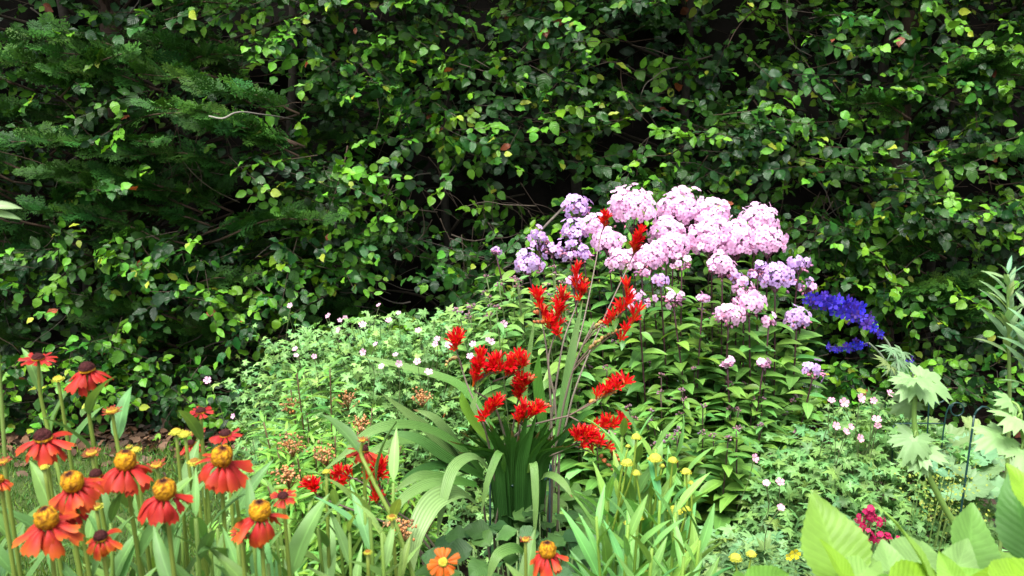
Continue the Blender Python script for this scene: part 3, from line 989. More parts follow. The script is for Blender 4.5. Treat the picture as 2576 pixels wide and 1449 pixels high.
def geranium(cx, cy, rx, ry, h, n, flowers, label, seed, tint, lsize=0.034, flower_tint=(0.82, 0.46, 0.65), tall=()):
    root = thing('geranium', (cx, cy, 0), label, 'geranium')
    o = np.array([cx, cy, 0.0])
    P, d, k = mound_points(n, cx, cy, rx, ry, h, seed)
    lv, st = MB(), MB()
    up = unit(d * 0.5 + RNG.normal(0, 0.38, (n, 3)) + [0, -0.25, 0.85])
    ld = unit(RNG.normal(0, 1, (n, 3)) * [1, 1, 0.3] + d * 0.6)
    sz = lsize * RNG.uniform(0.6, 1.2, n)
    tt = vary(tint, n, 0.2, 0.1)
    for q in range(2):
        s = slice(q, None, 2)
        lv.inst(T_GERAN[q], frames(ld[s], up[s]), P[s], sz[s], tt[s])
    for i in range(0, n, 5):
        b = np.array([cx + (P[i, 0] - cx) * 0.4, cy + (P[i, 1] - cy) * 0.4, P[i, 2] * 0.35])
        st.tube(smooth([b, (b + P[i]) / 2 + [0, 0, 0.03], P[i]], 3), 0.0011, (0.10, 0.16, 0.05), 4)
    for (pts, nl) in tall:                                  # wiry shoots standing above the mound
        sp = smooth(pts, 5)
        st.tube(sp, [0.0018, 0.001], (0.13, 0.18, 0.06), 4)
        s = np.linspace(0.35, 0.95, nl)
        L = np.stack([np.interp(s, np.linspace(0, 1, len(sp)), sp[:, c]) for c in range(3)], 1)
        dd = RNG.normal(0, 1, (nl, 3)) * [1, 0.6, 0.3]
        lv.inst(T_GERAN[1], frames(dd, RNG.normal(0, 0.3, (nl, 3)) + [0, -0.4, 0.8]), L + unit(dd) * 0.012, RNG.uniform(0.014, 0.026, nl), vary(tint, nl, 0.15, 0.1))
    fl_st = MB()
    for (px, py, Y, s) in flowers:
        c = at(px, py, Y)
        b = np.array([c[0] + random.uniform(-0.05, 0.05), c[1] + 0.06, max(0.1, c[2] - random.uniform(0.15, 0.3))])
        st.tube(smooth([b, (b + c) / 2 + [random.uniform(-0.02, 0.02), 0, 0.02], c - [0, -0.005, 0.004]], 4), 0.0011, (0.14, 0.18, 0.07), 4)
        m = MB()
        face = unit(np.array([[random.uniform(-0.5, 0.5), random.uniform(-1.0, -0.3), random.uniform(0.3, 1)]]))
        m.inst(T_GERFLOWER, frames(np.cross(face, RNG.normal(0, 1, (1, 3))), face), c[None], [s], np.array(flower_tint)[None] * random.uniform(0.9, 1.08), np.array([[0.75, 0.62, 0.66]]))
        m.build('flower', M_PALEPETAL, root, o)
    st.build('stems', M_STEM, root, o)
    lv.build('leaves', M_LEAF, root, o)


A_FL = [(730, 769, 2.7), (826, 795, 2.7), (855, 806, 2.7), (852, 830, 2.6), (912, 817, 2.6), (953, 768, 2.75), (978, 806, 2.7), (1003, 788, 2.75), (1052, 832, 2.6), (1267, 815, 2.6),
        (743, 878, 2.5), (745, 895, 2.45), (790, 897, 2.5), (914, 886, 2.4), (945, 866, 2.5), (995, 893, 2.35), (1003, 915, 2.3), (1078, 937, 2.3), (1095, 866, 2.45), (1100, 853, 2.5), (1183, 897, 2.35),
        (1227, 855, 2.5), (1236, 860, 2.5), (960, 922, 2.3), (1128, 868, 2.4), (522, 957, 2.6), (587, 1047, 2.45), (1190, 866, 2.5), (1050, 910, 2.35), (868, 800, 2.75)]
rr = random.Random(9)
tall = []
for (px, py) in ((725, 790), (632, 820), (650, 845), (700, 870), (820, 800), (790, 830), (880, 800), (955, 790), (1005, 800), (1055, 838), (540, 960), (1100, 860), (905, 830), (985, 830), (680, 850), (745, 840), (1160, 830), (1230, 820), (600, 900)):
    t = at(px, py, 2.6)
    tall.append(([np.array([t[0] + rr.uniform(-0.02, 0.12), 2.75, 0.45]), np.array([t[0] + rr.uniform(-0.02, 0.05), 2.72, 0.5 * t[2] + 0.25]), t], 9))
geranium(-0.42, 2.86, 0.58, 0.52, 0.86, 4400, [(x, y, Y, rr.uniform(0.009, 0.014)) for x, y, Y in A_FL],
         'wide pale green geranium mound dotted with small pale pink flowers, left of the phlox', 31, (0.19, 0.38, 0.11), 0.028, tall=tall)
B_FL = [(2092, 1008), (2123, 1013), (2165, 1002), (2198, 1008), (2239, 991), (2205, 1056), (2208, 1072), (2103, 1072), (2140, 1074), (2128, 1086), (2163, 1103), (2280, 1105), (1962, 1213), (1928, 1215), (1964, 1277), (1898, 1153)]
geranium(1.03, 2.42, 0.46, 0.42, 0.62, 2800, [(x, y, 2.22, rr.uniform(0.010, 0.015)) for x, y in B_FL],
         'green geranium mound with pink flowers in front of the wire edging', 32, (0.15, 0.31, 0.085), 0.033, (0.85, 0.42, 0.58),
         tall=[([np.array([0.95 + i * 0.06, 2.4, 0.4]), np.array([0.95 + i * 0.06, 2.38, 0.55]), at(2095 + i * 30, 1010 + 15 * (i % 3), 2.3)], 5) for i in range(6)])
geranium(0.62, 2.12, 0.46, 0.34, 0.36, 1700, [(1964, 1278, 1.95, 0.011), (1928, 1216, 2.1, 0.011)],
         'low geranium patch of pale lobed leaves with two pink flowers, behind the yellow-budded stems', 33, (0.16, 0.31, 0.11), 0.038)


def spurge(cx, cy, rx, ry, h, n, heads, label, seed, tint):
    root = thing('spurge', (cx, cy, 0), label, 'spurge plant')
    o = np.array([cx, cy, 0.0])
    P, d, k = mound_points(n, cx, cy, rx, ry, h, seed, 0.22)
    lv, st = MB(), MB()
    for i in range(n):
        top = P[i]
        base = np.array([cx + (top[0] - cx) * 0.45, cy + (top[1] - cy) * 0.45, 0.0])
        pts = smooth([base, base * 0.5 + top * 0.5 - d[i] * 0.03 + [0, 0, 0.04], top], 6)
        st.tube(pts, [0.0028, 0.0018], (0.16, 0.10, 0.05), 5)
        leafy_stem(lv, pts, 24, 0.056, tint, T_WHORL, 0.45, 1.0, 3, 0.95, 0.1, 0.2, 0.75)
    st.build('stems', M_STEM, root, o)
    lv.build('leaves', M_LEAF, root, o)
    for (px, py, Y) in heads:
        c = at(px, py, Y)
        m = MB()
        q = RNG.normal(0, 1, (60, 3)) * np.array([0.013, 0.012, 0.009])
        m.inst(T_BUD, frames(RNG.normal(0, 1, (60, 3)), RNG.normal(0, 1, (60, 3))), c + q, RNG.uniform(0.0018, 0.0029, 60), vary((0.42, 0.20, 0.08), 60, 0.3, 0.12))
        for v in q[::4]:
            m.tube([c - [0, -0.01, 0.035], c + v], 0.0009, (0.32, 0.16, 0.05), 3)
        m.build('seed_head', M_STEM, root, o)


spurge(-0.47, 2.05, 0.33, 0.48, 0.85, 125, [(733, 1018, 2.0), (873, 1003, 2.05), (903, 1065, 1.85), (733, 1117, 1.75), (820, 1140, 1.65), (722, 1195, 1.6), (1060, 995, 2.0)],
       'bushy green spurge with narrow whorled leaves and rusty orange seed heads', 41, (0.155, 0.35, 0.05))
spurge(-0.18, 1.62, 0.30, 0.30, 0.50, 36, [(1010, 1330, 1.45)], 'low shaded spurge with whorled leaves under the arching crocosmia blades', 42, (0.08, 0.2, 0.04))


# ------------------------------------------------------------------ crocosmia
croc = thing('crocosmia_leaves', (0.02, 1.85, 0), 'sheaf of green sword-shaped crocosmia leaves arching out of a wire hoop', 'crocosmia')
co = np.array(croc.location)
G1, G2, GP = (0.013, 0.055, 0.011), (0.055, 0.18, 0.026), (0.17, 0.29, 0.08)  # G1 puts the shade low in the sheaf into the blade colour


def blade(path, w, tint, tint2=None, up=(0, -0.6, 0.8), fold=0.1, wp=(0.55, 0.9, 1, 0.9, 0.6, 0.04)):
    m = MB()
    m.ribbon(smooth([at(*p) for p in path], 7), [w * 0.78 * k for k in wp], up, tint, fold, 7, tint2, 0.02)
    if random.random() < 0.6:                               # withered tip
        k = random.choice((7, 14))
        T_ = np.array(m.T[-1]); T_[-k:] = (0.22, 0.13, 0.05); m.T[-1] = T_
    m.build('leaf', M_BLADE, croc, co)


rr = random.Random(3)
for i in range(46):                                       # upright fan held by the hoop
    f = (i % 23) / 22 * 2 - 1 + rr.uniform(-0.06, 0.06)
    Y = 1.85 + rr.uniform(-0.13, 0.12)
    tx, ty = 1312 + f * 172 + rr.uniform(-18, 18), 1050 + abs(f) * 50 + rr.uniform(-35, 45)
    bx = 1305 + f * 42
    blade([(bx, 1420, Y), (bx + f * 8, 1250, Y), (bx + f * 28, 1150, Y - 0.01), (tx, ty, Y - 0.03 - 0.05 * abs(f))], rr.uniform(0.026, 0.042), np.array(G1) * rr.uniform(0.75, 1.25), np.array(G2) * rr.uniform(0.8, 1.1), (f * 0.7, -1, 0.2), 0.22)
for path, w, a, b in [
    ([(1215, 1190, 1.8), (1150, 1120, 1.74), (1060, 1075, 1.68), (975, 1072, 1.62), (935, 1085, 1.6), (870, 1140, 1.56), (800, 1195, 1.53)], 0.034, G2, GP),
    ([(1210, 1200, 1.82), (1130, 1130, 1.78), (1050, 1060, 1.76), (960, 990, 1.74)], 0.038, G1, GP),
    ([(1215, 1200, 1.8), (1120, 1150, 1.75), (1040, 1100, 1.72), (960, 1085, 1.7)], 0.036, G2, (0.10, 0.22, 0.06)),
    ([(1240, 1190, 1.75), (1180, 1150, 1.66), (1140, 1180, 1.6), (1115, 1260, 1.55), (1100, 1350, 1.52)], 0.034, (0.14, 0.27, 0.08), GP),
    ([(1200, 1270, 1.7), (1140, 1240, 1.6), (1080, 1275, 1.52), (1045, 1350, 1.47), (1035, 1460, 1.45)], 0.062, (0.16, 0.30, 0.09), (0.24, 0.36, 0.13)),
    ([(1270, 1190, 1.72), (1255, 1140, 1.66), (1230, 1200, 1.62), (1209, 1300, 1.6)], 0.022, G2, GP),
    ([(1330, 1190, 1.72), (1342, 1168, 1.66), (1347, 1250, 1.62), (1344, 1370, 1.6)], 0.022, (0.13, 0.27, 0.07), GP),
    ([(1350, 1210, 1.74), (1385, 1195, 1.7), (1420, 1220, 1.66), (1440, 1252, 1.64)], 0.024, (0.13, 0.26, 0.07), GP),
    ([(1400, 1120, 1.85), (1420, 1000, 1.88), (1440, 880, 1.9), (1466, 755, 1.92)], 0.03, G2, (0.19, 0.33, 0.11)),
    ([(1370, 1100, 1.88), (1358, 1010, 1.88), (1352, 950, 1.88), (1356, 890, 1.88)], 0.034, G2, (0.09, 0.26, 0.03)),
    ([(1330, 1120, 1.95), (1320, 980, 2.0), (1333, 880, 2.02), (1345, 800, 2.04)], 0.02, G2, GP),
    ([(1240, 1080, 2.0), (1140, 960, 2.3), (1030, 926, 2.42), (880, 888, 2.5)], 0.036, G2, GP),
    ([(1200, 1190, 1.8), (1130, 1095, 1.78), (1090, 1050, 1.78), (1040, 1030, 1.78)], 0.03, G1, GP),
    ([(1200, 1220, 1.76), (1120, 1205, 1.7), (1050, 1200, 1.66), (980, 1245, 1.62)], 0.036, G2, GP),
    ([(1180, 1250, 1.74), (1090, 1215, 1.64), (1020, 1250, 1.58), (960, 1330, 1.53)], 0.034, (0.13, 0.27, 0.07), GP),
    ([(1230, 1110, 1.85), (1190, 1060, 1.83), (1165, 1010, 1.82), (1160, 985, 1.82)], 0.03, (0.16, 0.32, 0.03), (0.18, 0.4, 0.04)),
    ([(1240, 1130, 1.85), (1205, 1080, 1.86), (1190, 1030, 1.88), (1205, 975, 1.9)], 0.024, G2, GP),
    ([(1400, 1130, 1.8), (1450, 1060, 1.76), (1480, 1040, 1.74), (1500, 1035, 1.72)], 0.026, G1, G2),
    ([(1330, 1440, 1.6), (1290, 1380, 1.52), (1250, 1400, 1.48), (1225, 1470, 1.46)], 0.034, G2, GP),
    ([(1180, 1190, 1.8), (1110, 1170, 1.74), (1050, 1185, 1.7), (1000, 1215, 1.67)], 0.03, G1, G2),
    ([(1170, 1150, 1.8), (1090, 1110, 1.78), (1010, 1110, 1.74), (940, 1135, 1.7), (880, 1180, 1.68)], 0.03, G2, GP)]:
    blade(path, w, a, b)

# wire hoop holding the leaves
hoop = thing('plant_hoop', (0.02, 1.85, 0), 'dark green wire hoop round the crocosmia leaves on thin legs', 'plant support')
hc = at(1308, 1176, 1.85)
hm = MB()
a = np.linspace(0, 2 * PI, 49)
hr = 0.072
hm.tube(np.stack([hc[0] + hr * np.cos(a), 1.85 + hr * np.sin(a) * 1.4, np.full(49, hc[2])], 1), 0.0028, (0.01, 0.05, 0.05), 6)
hm.build('ring', M_WIRE, hoop, np.array(hoop.location))
for s in (-1, 1):
    l = MB()
    l.tube([(hc[0] + s * hr * 0.96, 1.85, hc[2] + 0.01), (hc[0] + s * hr, 1.83, 0.0)], 0.0026, (0.01, 0.05, 0.05), 6)
    l.build('leg', M_WIRE, hoop, np.array(hoop.location))

RED, THROAT = np.array([0.62, 0.003, 0.010]), np.array([0.62, 0.20, 0.01])


def crocosmia(label, stem, branches, Y):
    """stem: px points from the leaves up; branches: (path of px points, flowering length 0..1, flower count)."""
    P = [at(*p) for p in stem]
    base = np.array([P[0][0] * 0.6 + 0.01, P[0][1], 0.0])
    root = thing('crocosmia', base, label, 'crocosmia', 'red crocosmia flower stalks')
    s = MB()
    s.tube(smooth([base] + P, 6), [0.0035, 0.0025, 0.0018], (0.13, 0.12, 0.08), 6, (0.17, 0.12, 0.10))
    for (path, n, nb) in branches:
        Q = smooth([at(*p) for p in path], 8)
        s.tube(Q, [0.0019, 0.0011], (0.16, 0.11, 0.085), 5)
        ln = np.linalg.norm(np.diff(Q, axis=0), axis=1).sum()
        tg = unit(Q[-1] - Q[-3])
        if n:
            n = int(n * 1.4)
            span = min(0.07, ln * 0.75)
            c = MB()
            i = np.arange(n)
            b0 = Q[-1] - tg * span * 0.5
            pos = b0 + tg[None] * ((i / max(1, n - 1) - 0.4) * span)[:, None]
            sd = np.cross(tg, [0, 0, 1.0])
            sg = np.where(i % 2 == 0, 1, -1)
            d = np.stack([RNG.normal(0, 0.3, n), RNG.normal(-0.3, 0.35, n), RNG.uniform(0.5, 1.2, n)], 1) + unit(sd)[None] * (sg * RNG.uniform(0.15, 0.6, n))[:, None] + tg[None] * RNG.uniform(-0.1, 0.45, (n, 1))
            sz = RNG.uniform(0.026, 0.035, n)
            c.inst(T_TRUMPET, frames(d, RNG.normal(0, 1, (n, 3))), pos, np.stack([sz * 1.1, sz, sz * 1.1], 1), vary(RED, n, 0.12, 0.02), vary(THROAT, n, 0.15, 0.05))
            fl = c.build('flowers', M_RED, root, base)
        if nb:
            m = MB()
            i = np.arange(nb)
            if n:                                          # unopened buds run on past the flowers, drooping
                e = Q[-1] + tg * 0.02
                pos = e + (tg * 0.75 + np.array([0, 0, -0.5]))[None] * (i * 0.0065)[:, None]
            else:
                k = np.linspace(0.35, 1, nb)
                pos = np.stack([np.interp(k, np.linspace(0, 1, len(Q)), Q[:, q]) for q in range(3)], 1)
            dd = tg[None] * 0.6 + np.stack([RNG.normal(0, 0.2, nb), RNG.normal(-0.2, 0.2, nb), 0.7 * np.where(i % 2 == 0, 1, 0.2)], 1)
            m.inst(T_BUD, frames(dd, [[0.3, 1, 0.2]]), pos + unit(dd) * 0.004, np.linspace(0.0045, 0.0028, nb), vary((0.34, 0.10, 0.03) if n else (0.30, 0.20, 0.07), nb, 0.25, 0.15))
            m.build('buds', M_STEM, root, base)
    s.build('stalk', M_STEM, root, base)


Yc = 1.85
crocosmia('branching crocosmia stalk with red-flowered tips and long bud rows, before the phlox', [(1420, 1010, 1.85), (1442, 930, 1.85), (1470, 860, 1.85), (1495, 810, 1.86)],
          [([(1440, 935, 1.85), (1470, 900, 1.84), (1530, 850, 1.83), (1590, 812, 1.82), (1598, 800, 1.82)], 5, 0), ([(1468, 868, 1.85), (1495, 835, 1.84), (1560, 790, 1.83), (1578, 770, 1.83)], 6, 0), ([(1478, 850, 1.85), (1500, 820, 1.84), (1545, 800, 1.83)], 0, 12),
           ([(1450, 915, 1.85), (1500, 862, 1.83), (1575, 822, 1.82)], 0, 12), ([(1560, 800, 1.83), (1572, 760, 1.83), (1576, 735, 1.83)], 4, 0)], Yc)
crocosmia('crocosmia stalk with three stacked red clusters leading up to the pale leaf blade', [(1395, 1000, 1.88), (1380, 900, 1.9), (1400, 830, 1.92)],
          [([(1400, 830, 1.92), (1378, 815, 1.9), (1368, 805, 1.9)], 5, 3), ([(1400, 830, 1.92), (1402, 805, 1.9), (1402, 785, 1.9)], 7, 0), ([(1405, 800, 1.92), (1412, 770, 1.91), (1412, 757, 1.9)], 5, 0), ([(1412, 860, 1.92), (1398, 840, 1.9), (1385, 828, 1.9)], 4, 7)], Yc)
crocosmia('crocosmia stalk with a single small red cluster at far side of the stacked ones', [(1385, 1000, 1.9), (1375, 880, 1.93), (1362, 800, 1.95)], [([(1362, 800, 1.95), (1356, 770, 1.95), (1352, 750, 1.95)], 6, 0)], Yc)
crocosmia('crocosmia stalk with two red clusters rising in front of lilac phlox', [(1400, 960, 1.95), (1420, 850, 2.0), (1450, 770, 2.05)], [([(1450, 770, 2.05), (1462, 745, 2.05), (1466, 732, 2.05)], 6, 5), ([(1455, 760, 2.05), (1450, 710, 2.06), (1450, 690, 2.06)], 6, 0), ([(1430, 820, 2.03), (1395, 770, 2.05), (1430, 740, 2.05)], 0, 6)], Yc)
crocosmia('single red crocosmia cluster standing alone among pink phlox heads', [(1440, 1000, 2.1), (1520, 800, 2.25), (1585, 660, 2.35)], [([(1585, 660, 2.35), (1598, 630, 2.35), (1604, 614, 2.35)], 12, 0), ([(1590, 650, 2.35), (1600, 615, 2.34), (1608, 595, 2.34)], 8, 0)], Yc)
crocosmia('small red crocosmia cluster half hidden beneath the large domed pink phlox', [(1420, 1000, 2.2), (1470, 800, 2.4), (1512, 590, 2.6)], [([(1512, 590, 2.6), (1520, 565, 2.6), (1522, 550, 2.6)], 7, 0)], Yc)
crocosmia('crocosmia stalk carrying the densest row of red flowers above the leaf sheaf', [(1265, 1080, 1.8), (1235, 1010, 1.78), (1195, 985, 1.76)],
          [([(1195, 985, 1.76), (1196, 960, 1.75), (1205, 940, 1.75)], 6, 0), ([(1200, 950, 1.76), (1205, 925, 1.75), (1212, 908, 1.75)], 7, 0), ([(1205, 960, 1.76), (1235, 935, 1.75), (1250, 918, 1.74)], 8, 0), ([(1215, 945, 1.76), (1270, 930, 1.75), (1300, 915, 1.74)], 8, 0),
           ([(1240, 960, 1.76), (1290, 940, 1.75), (1318, 925, 1.74)], 6, 0)], Yc)
crocosmia('crocosmia stalk with red cluster hanging right below the densest flower row', [(1290, 1080, 1.8), (1300, 1020, 1.78)], [([(1300, 1020, 1.78), (1312, 990, 1.76), (1322, 972, 1.75)], 9, 5), ([(1300, 1020, 1.78), (1308, 985, 1.76), (1312, 960, 1.75)], 6, 0)], Yc)
crocosmia('lowest red crocosmia cluster touching the upright leaf tips, nearest the curved stalk', [(1230, 1120, 1.76), (1215, 1060, 1.74)], [([(1215, 1060, 1.74), (1232, 1040, 1.72), (1242, 1028, 1.72)], 10, 4)], Yc)
crocosmia('wide red crocosmia cluster touching tips of the upright leaves, with orange throats', [(1300, 1120, 1.76), (1310, 1065, 1.74)], [([(1310, 1065, 1.74), (1335, 1050, 1.72), (1350, 1038, 1.72)], 8, 4), ([(1310, 1065, 1.74), (1312, 1050, 1.72), (1318, 1036, 1.72)], 6, 0)], Yc)
crocosmia('red crocosmia cluster on a bent stem before the geranium and phlox foliage', [(1230, 1080, 1.9), (1180, 980, 1.95), (1150, 890, 1.98)], [([(1150, 890, 1.98), (1150, 865, 1.97), (1152, 855, 1.97)], 9, 0), ([(1165, 930, 1.96), (1150, 900, 1.95), (1135, 905, 1.94), (1125, 915, 1.94)], 0, 8)], Yc)
crocosmia('long low crocosmia stalk forking to two red clusters over the dark phlox leaves', [(1320, 1075, 1.8), (1380, 1058, 1.78), (1430, 1046, 1.76)],
          [([(1430, 1046, 1.76), (1480, 1020, 1.75), (1540, 985, 1.74), (1566, 972, 1.74)], 9, 0), ([(1430, 1046, 1.76), (1475, 1068, 1.75), (1530, 1075, 1.74), (1558, 1072, 1.74)], 9, 0), ([(1450, 1035, 1.76), (1500, 1005, 1.75), (1545, 988, 1.74)], 0, 10)], Yc)
crocosmia('red crocosmia cluster with a beaded curved bud tail above yellow helenium buds', [(1340, 1160, 1.74), (1400, 1140, 1.72), (1440, 1120, 1.7)],
          [([(1440, 1120, 1.7), (1458, 1108, 1.69), (1475, 1105, 1.69)], 9, 0), ([(1450, 1115, 1.7), (1490, 1118, 1.69), (1515, 1128, 1.69)], 5, 11), ([(1440, 1120, 1.7), (1468, 1130, 1.69), (1490, 1140, 1.69)], 2, 7)], Yc)
crocosmia('upright red crocosmia spray rising among blurred helenium stems', [(1060, 1330, 1.68), (980, 1270, 1.66), (955, 1220, 1.65)], [([(955, 1220, 1.65), (952, 1200, 1.65), (955, 1185, 1.65)], 7, 0), ([(960, 1230, 1.65), (940, 1215, 1.64), (932, 1205, 1.64)], 4, 0)], Yc)
crocosmia('hanging red crocosmia tip under the upright spray', [(1050, 1340, 1.67), (985, 1295, 1.65), (955, 1270, 1.64)], [([(955, 1270, 1.64), (945, 1262, 1.64), (942, 1255, 1.64)], 4, 0)], Yc)
crocosmia('thin branching red crocosmia spray on a bare forked stalk over the spurge', [(1000, 1300, 1.73), (920, 1220, 1.72), (860, 1190, 1.71)], [([(870, 1195, 1.71), (858, 1205, 1.71), (852, 1222, 1.71)], 4, 5), ([(900, 1205, 1.71), (882, 1205, 1.71), (872, 1212, 1.71)], 3, 0), ([(880, 1196, 1.71), (848, 1210, 1.71), (838, 1214, 1.71)], 2, 0)], Yc)
crocosmia('red crocosmia cluster at the leafy end of the folded crocosmia blade', [(1000, 1330, 1.71), (880, 1280, 1.69), (800, 1250, 1.68)], [([(800, 1250, 1.68), (792, 1238, 1.68), (788, 1230, 1.68)], 8, 5)], Yc)


# ------------------------------------------------------------------ helenium
def disc(mb, c, F, r, h, kind):
    """Domed flower centre: yellow and brown by height, rough with tiny florets."""
    n, m = 26, 12
    v, T = [], []
    full = kind == 'ball'
    for i in range(m + 1):
        a = (PI * 0.86 if full else PI * 0.55) * i / m
        for j in range(n):
            b = 2 * PI * (j + 0.5 * (i % 2)) / n
            rr_ = 1 + random.uniform(-0.09, 0.07)
            p = np.array([math.sin(a) * math.cos(b) * r, math.sin(a) * math.sin(b) * r, (math.cos(a) + (0.35 if full else 0.0)) * h]) * rr_
            t = i / m
            gold, amber, brown = np.array([0.56, 0.27, 0.010]), np.array([0.26, 0.10, 0.010]), np.array([0.035, 0.008, 0.008])
            if kind == 'ball':
                tj = t + random.uniform(-0.025, 0.025)
                col = brown if tj < 0.12 else (amber * random.uniform(0.5, 1) if tj < 0.19 else (gold * random.uniform(0.7, 1.15) if random.random() < 0.68 else amber * random.uniform(0.5, 1.0)))
                if tj < 0.1: p[:] = p - np.array([0, 0, h * 0.08])
            elif kind == 'dark':
                col = brown * random.uniform(0.7, 1.9) if t < 0.84 else gold * random.uniform(0.7, 1.1)
            elif kind == 'half':
                col = np.array([0.25, 0.10, 0.02]) if t < 0.5 else np.array([0.45, 0.30, 0.03])
            else:
                col = np.array([0.42, 0.30, 0.03]) if t < 0.5 else np.array([0.45, 0.45, 0.05])
                if kind == 'tan' and t < 0.55: col = np.array([0.24, 0.12, 0.02])
            T.append(col)
            v.append(c + F @ p)
    f = [(i * n + j, i * n + (j + 1) % n, (i + 1) * n + (j + 1) % n, (i + 1) * n + j) for i in range(m) for j in range(n)]
    mb.add(v, [tuple(reversed(q)) for q in f], np.array(T))


def petals(mb, c, F, r0, L, n, a0, a1, base, tip, edge, z0=0.0, jitter=0.25, wide=0.46, heat=0.3):
    rows, cols = 6, 5
    for k in range(n):
        if random.random() < 0.08: continue
        ph = 2 * PI * k / n + random.uniform(-0.1, 0.1)
        ll = L * random.uniform(0.72, 1.12)
        curl = random.uniform(-0.5, 0.25)
        e0, e1 = a0 + random.uniform(-1, 1) * jitter * 0.5, a1 + random.uniform(-1, 1) * jitter
        rad, z = r0, z0
        tw = random.uniform(-0.5, 0.5)
        bright = random.uniform(0.8, 1.2)
        hot = heat * random.uniform(0.3, 1.4)
        v, T, uv = [], [], []
        er, et = np.array([math.cos(ph), math.sin(ph), 0]), np.array([-math.sin(ph), math.cos(ph), 0])
        for i in range(rows + 1):
            t = i / rows
            a = e0 + (e1 - e0) * min(1, t * 1.4) - curl * max(0, t - 0.6) * 2
            if i:
                rad += math.cos(a) * ll / rows; z += math.sin(a) * ll / rows
            w = ll * wide * (0.16 + 0.84 * math.sin(min(1, t * 1.12) * PI / 2) ** 1.3) / 2
            if i == rows: w *= 0.82
            nr = -er * math.sin(a) + np.array([0, 0, math.cos(a)])
            for j in range(cols):
                u = j / (cols - 1) * 2 - 1
                notch = (0.10 if j % 2 else 0.0) * ll * (i == rows)
                p = er * (rad - notch * math.cos(a)) + np.array([0, 0, z - notch * math.sin(a)]) + et * (u * w * math.cos(tw * t)) + nr * (u * w * math.sin(tw * t) * 0.9 + (0.035 * ll if j % 2 else 0) - 0.10 * ll * u * u * (1 - t * 0.5))
                v.append(c + F @ p)
                m = min(1, max(0, (t - 0.35) * 1.7 + 0.15 * math.sin(ph * 5 + u * 2))) ** 1.3
                col = base * (1 - m) + tip * m
                q = abs(u) ** 2 * (0.06 + 0.4 * hot * t)
                T.append(np.clip((col * (1 - q) + edge * q) * bright, 0, 1))
        f = [(i * cols + j, i * cols + j + 1, (i + 1) * cols + j + 1, (i + 1) * cols + j) for i in range(rows) for j in range(cols - 1)]
        mb.add(v, f, np.array(T))


H_RED, H_CRIM, H_ORANGE, H_YEL = np.array([0.42, 0.018, 0.018]), np.array([0.28, 0.009, 0.016]), np.array([0.58, 0.11, 0.012]), np.array([0.70, 0.34, 0.015])


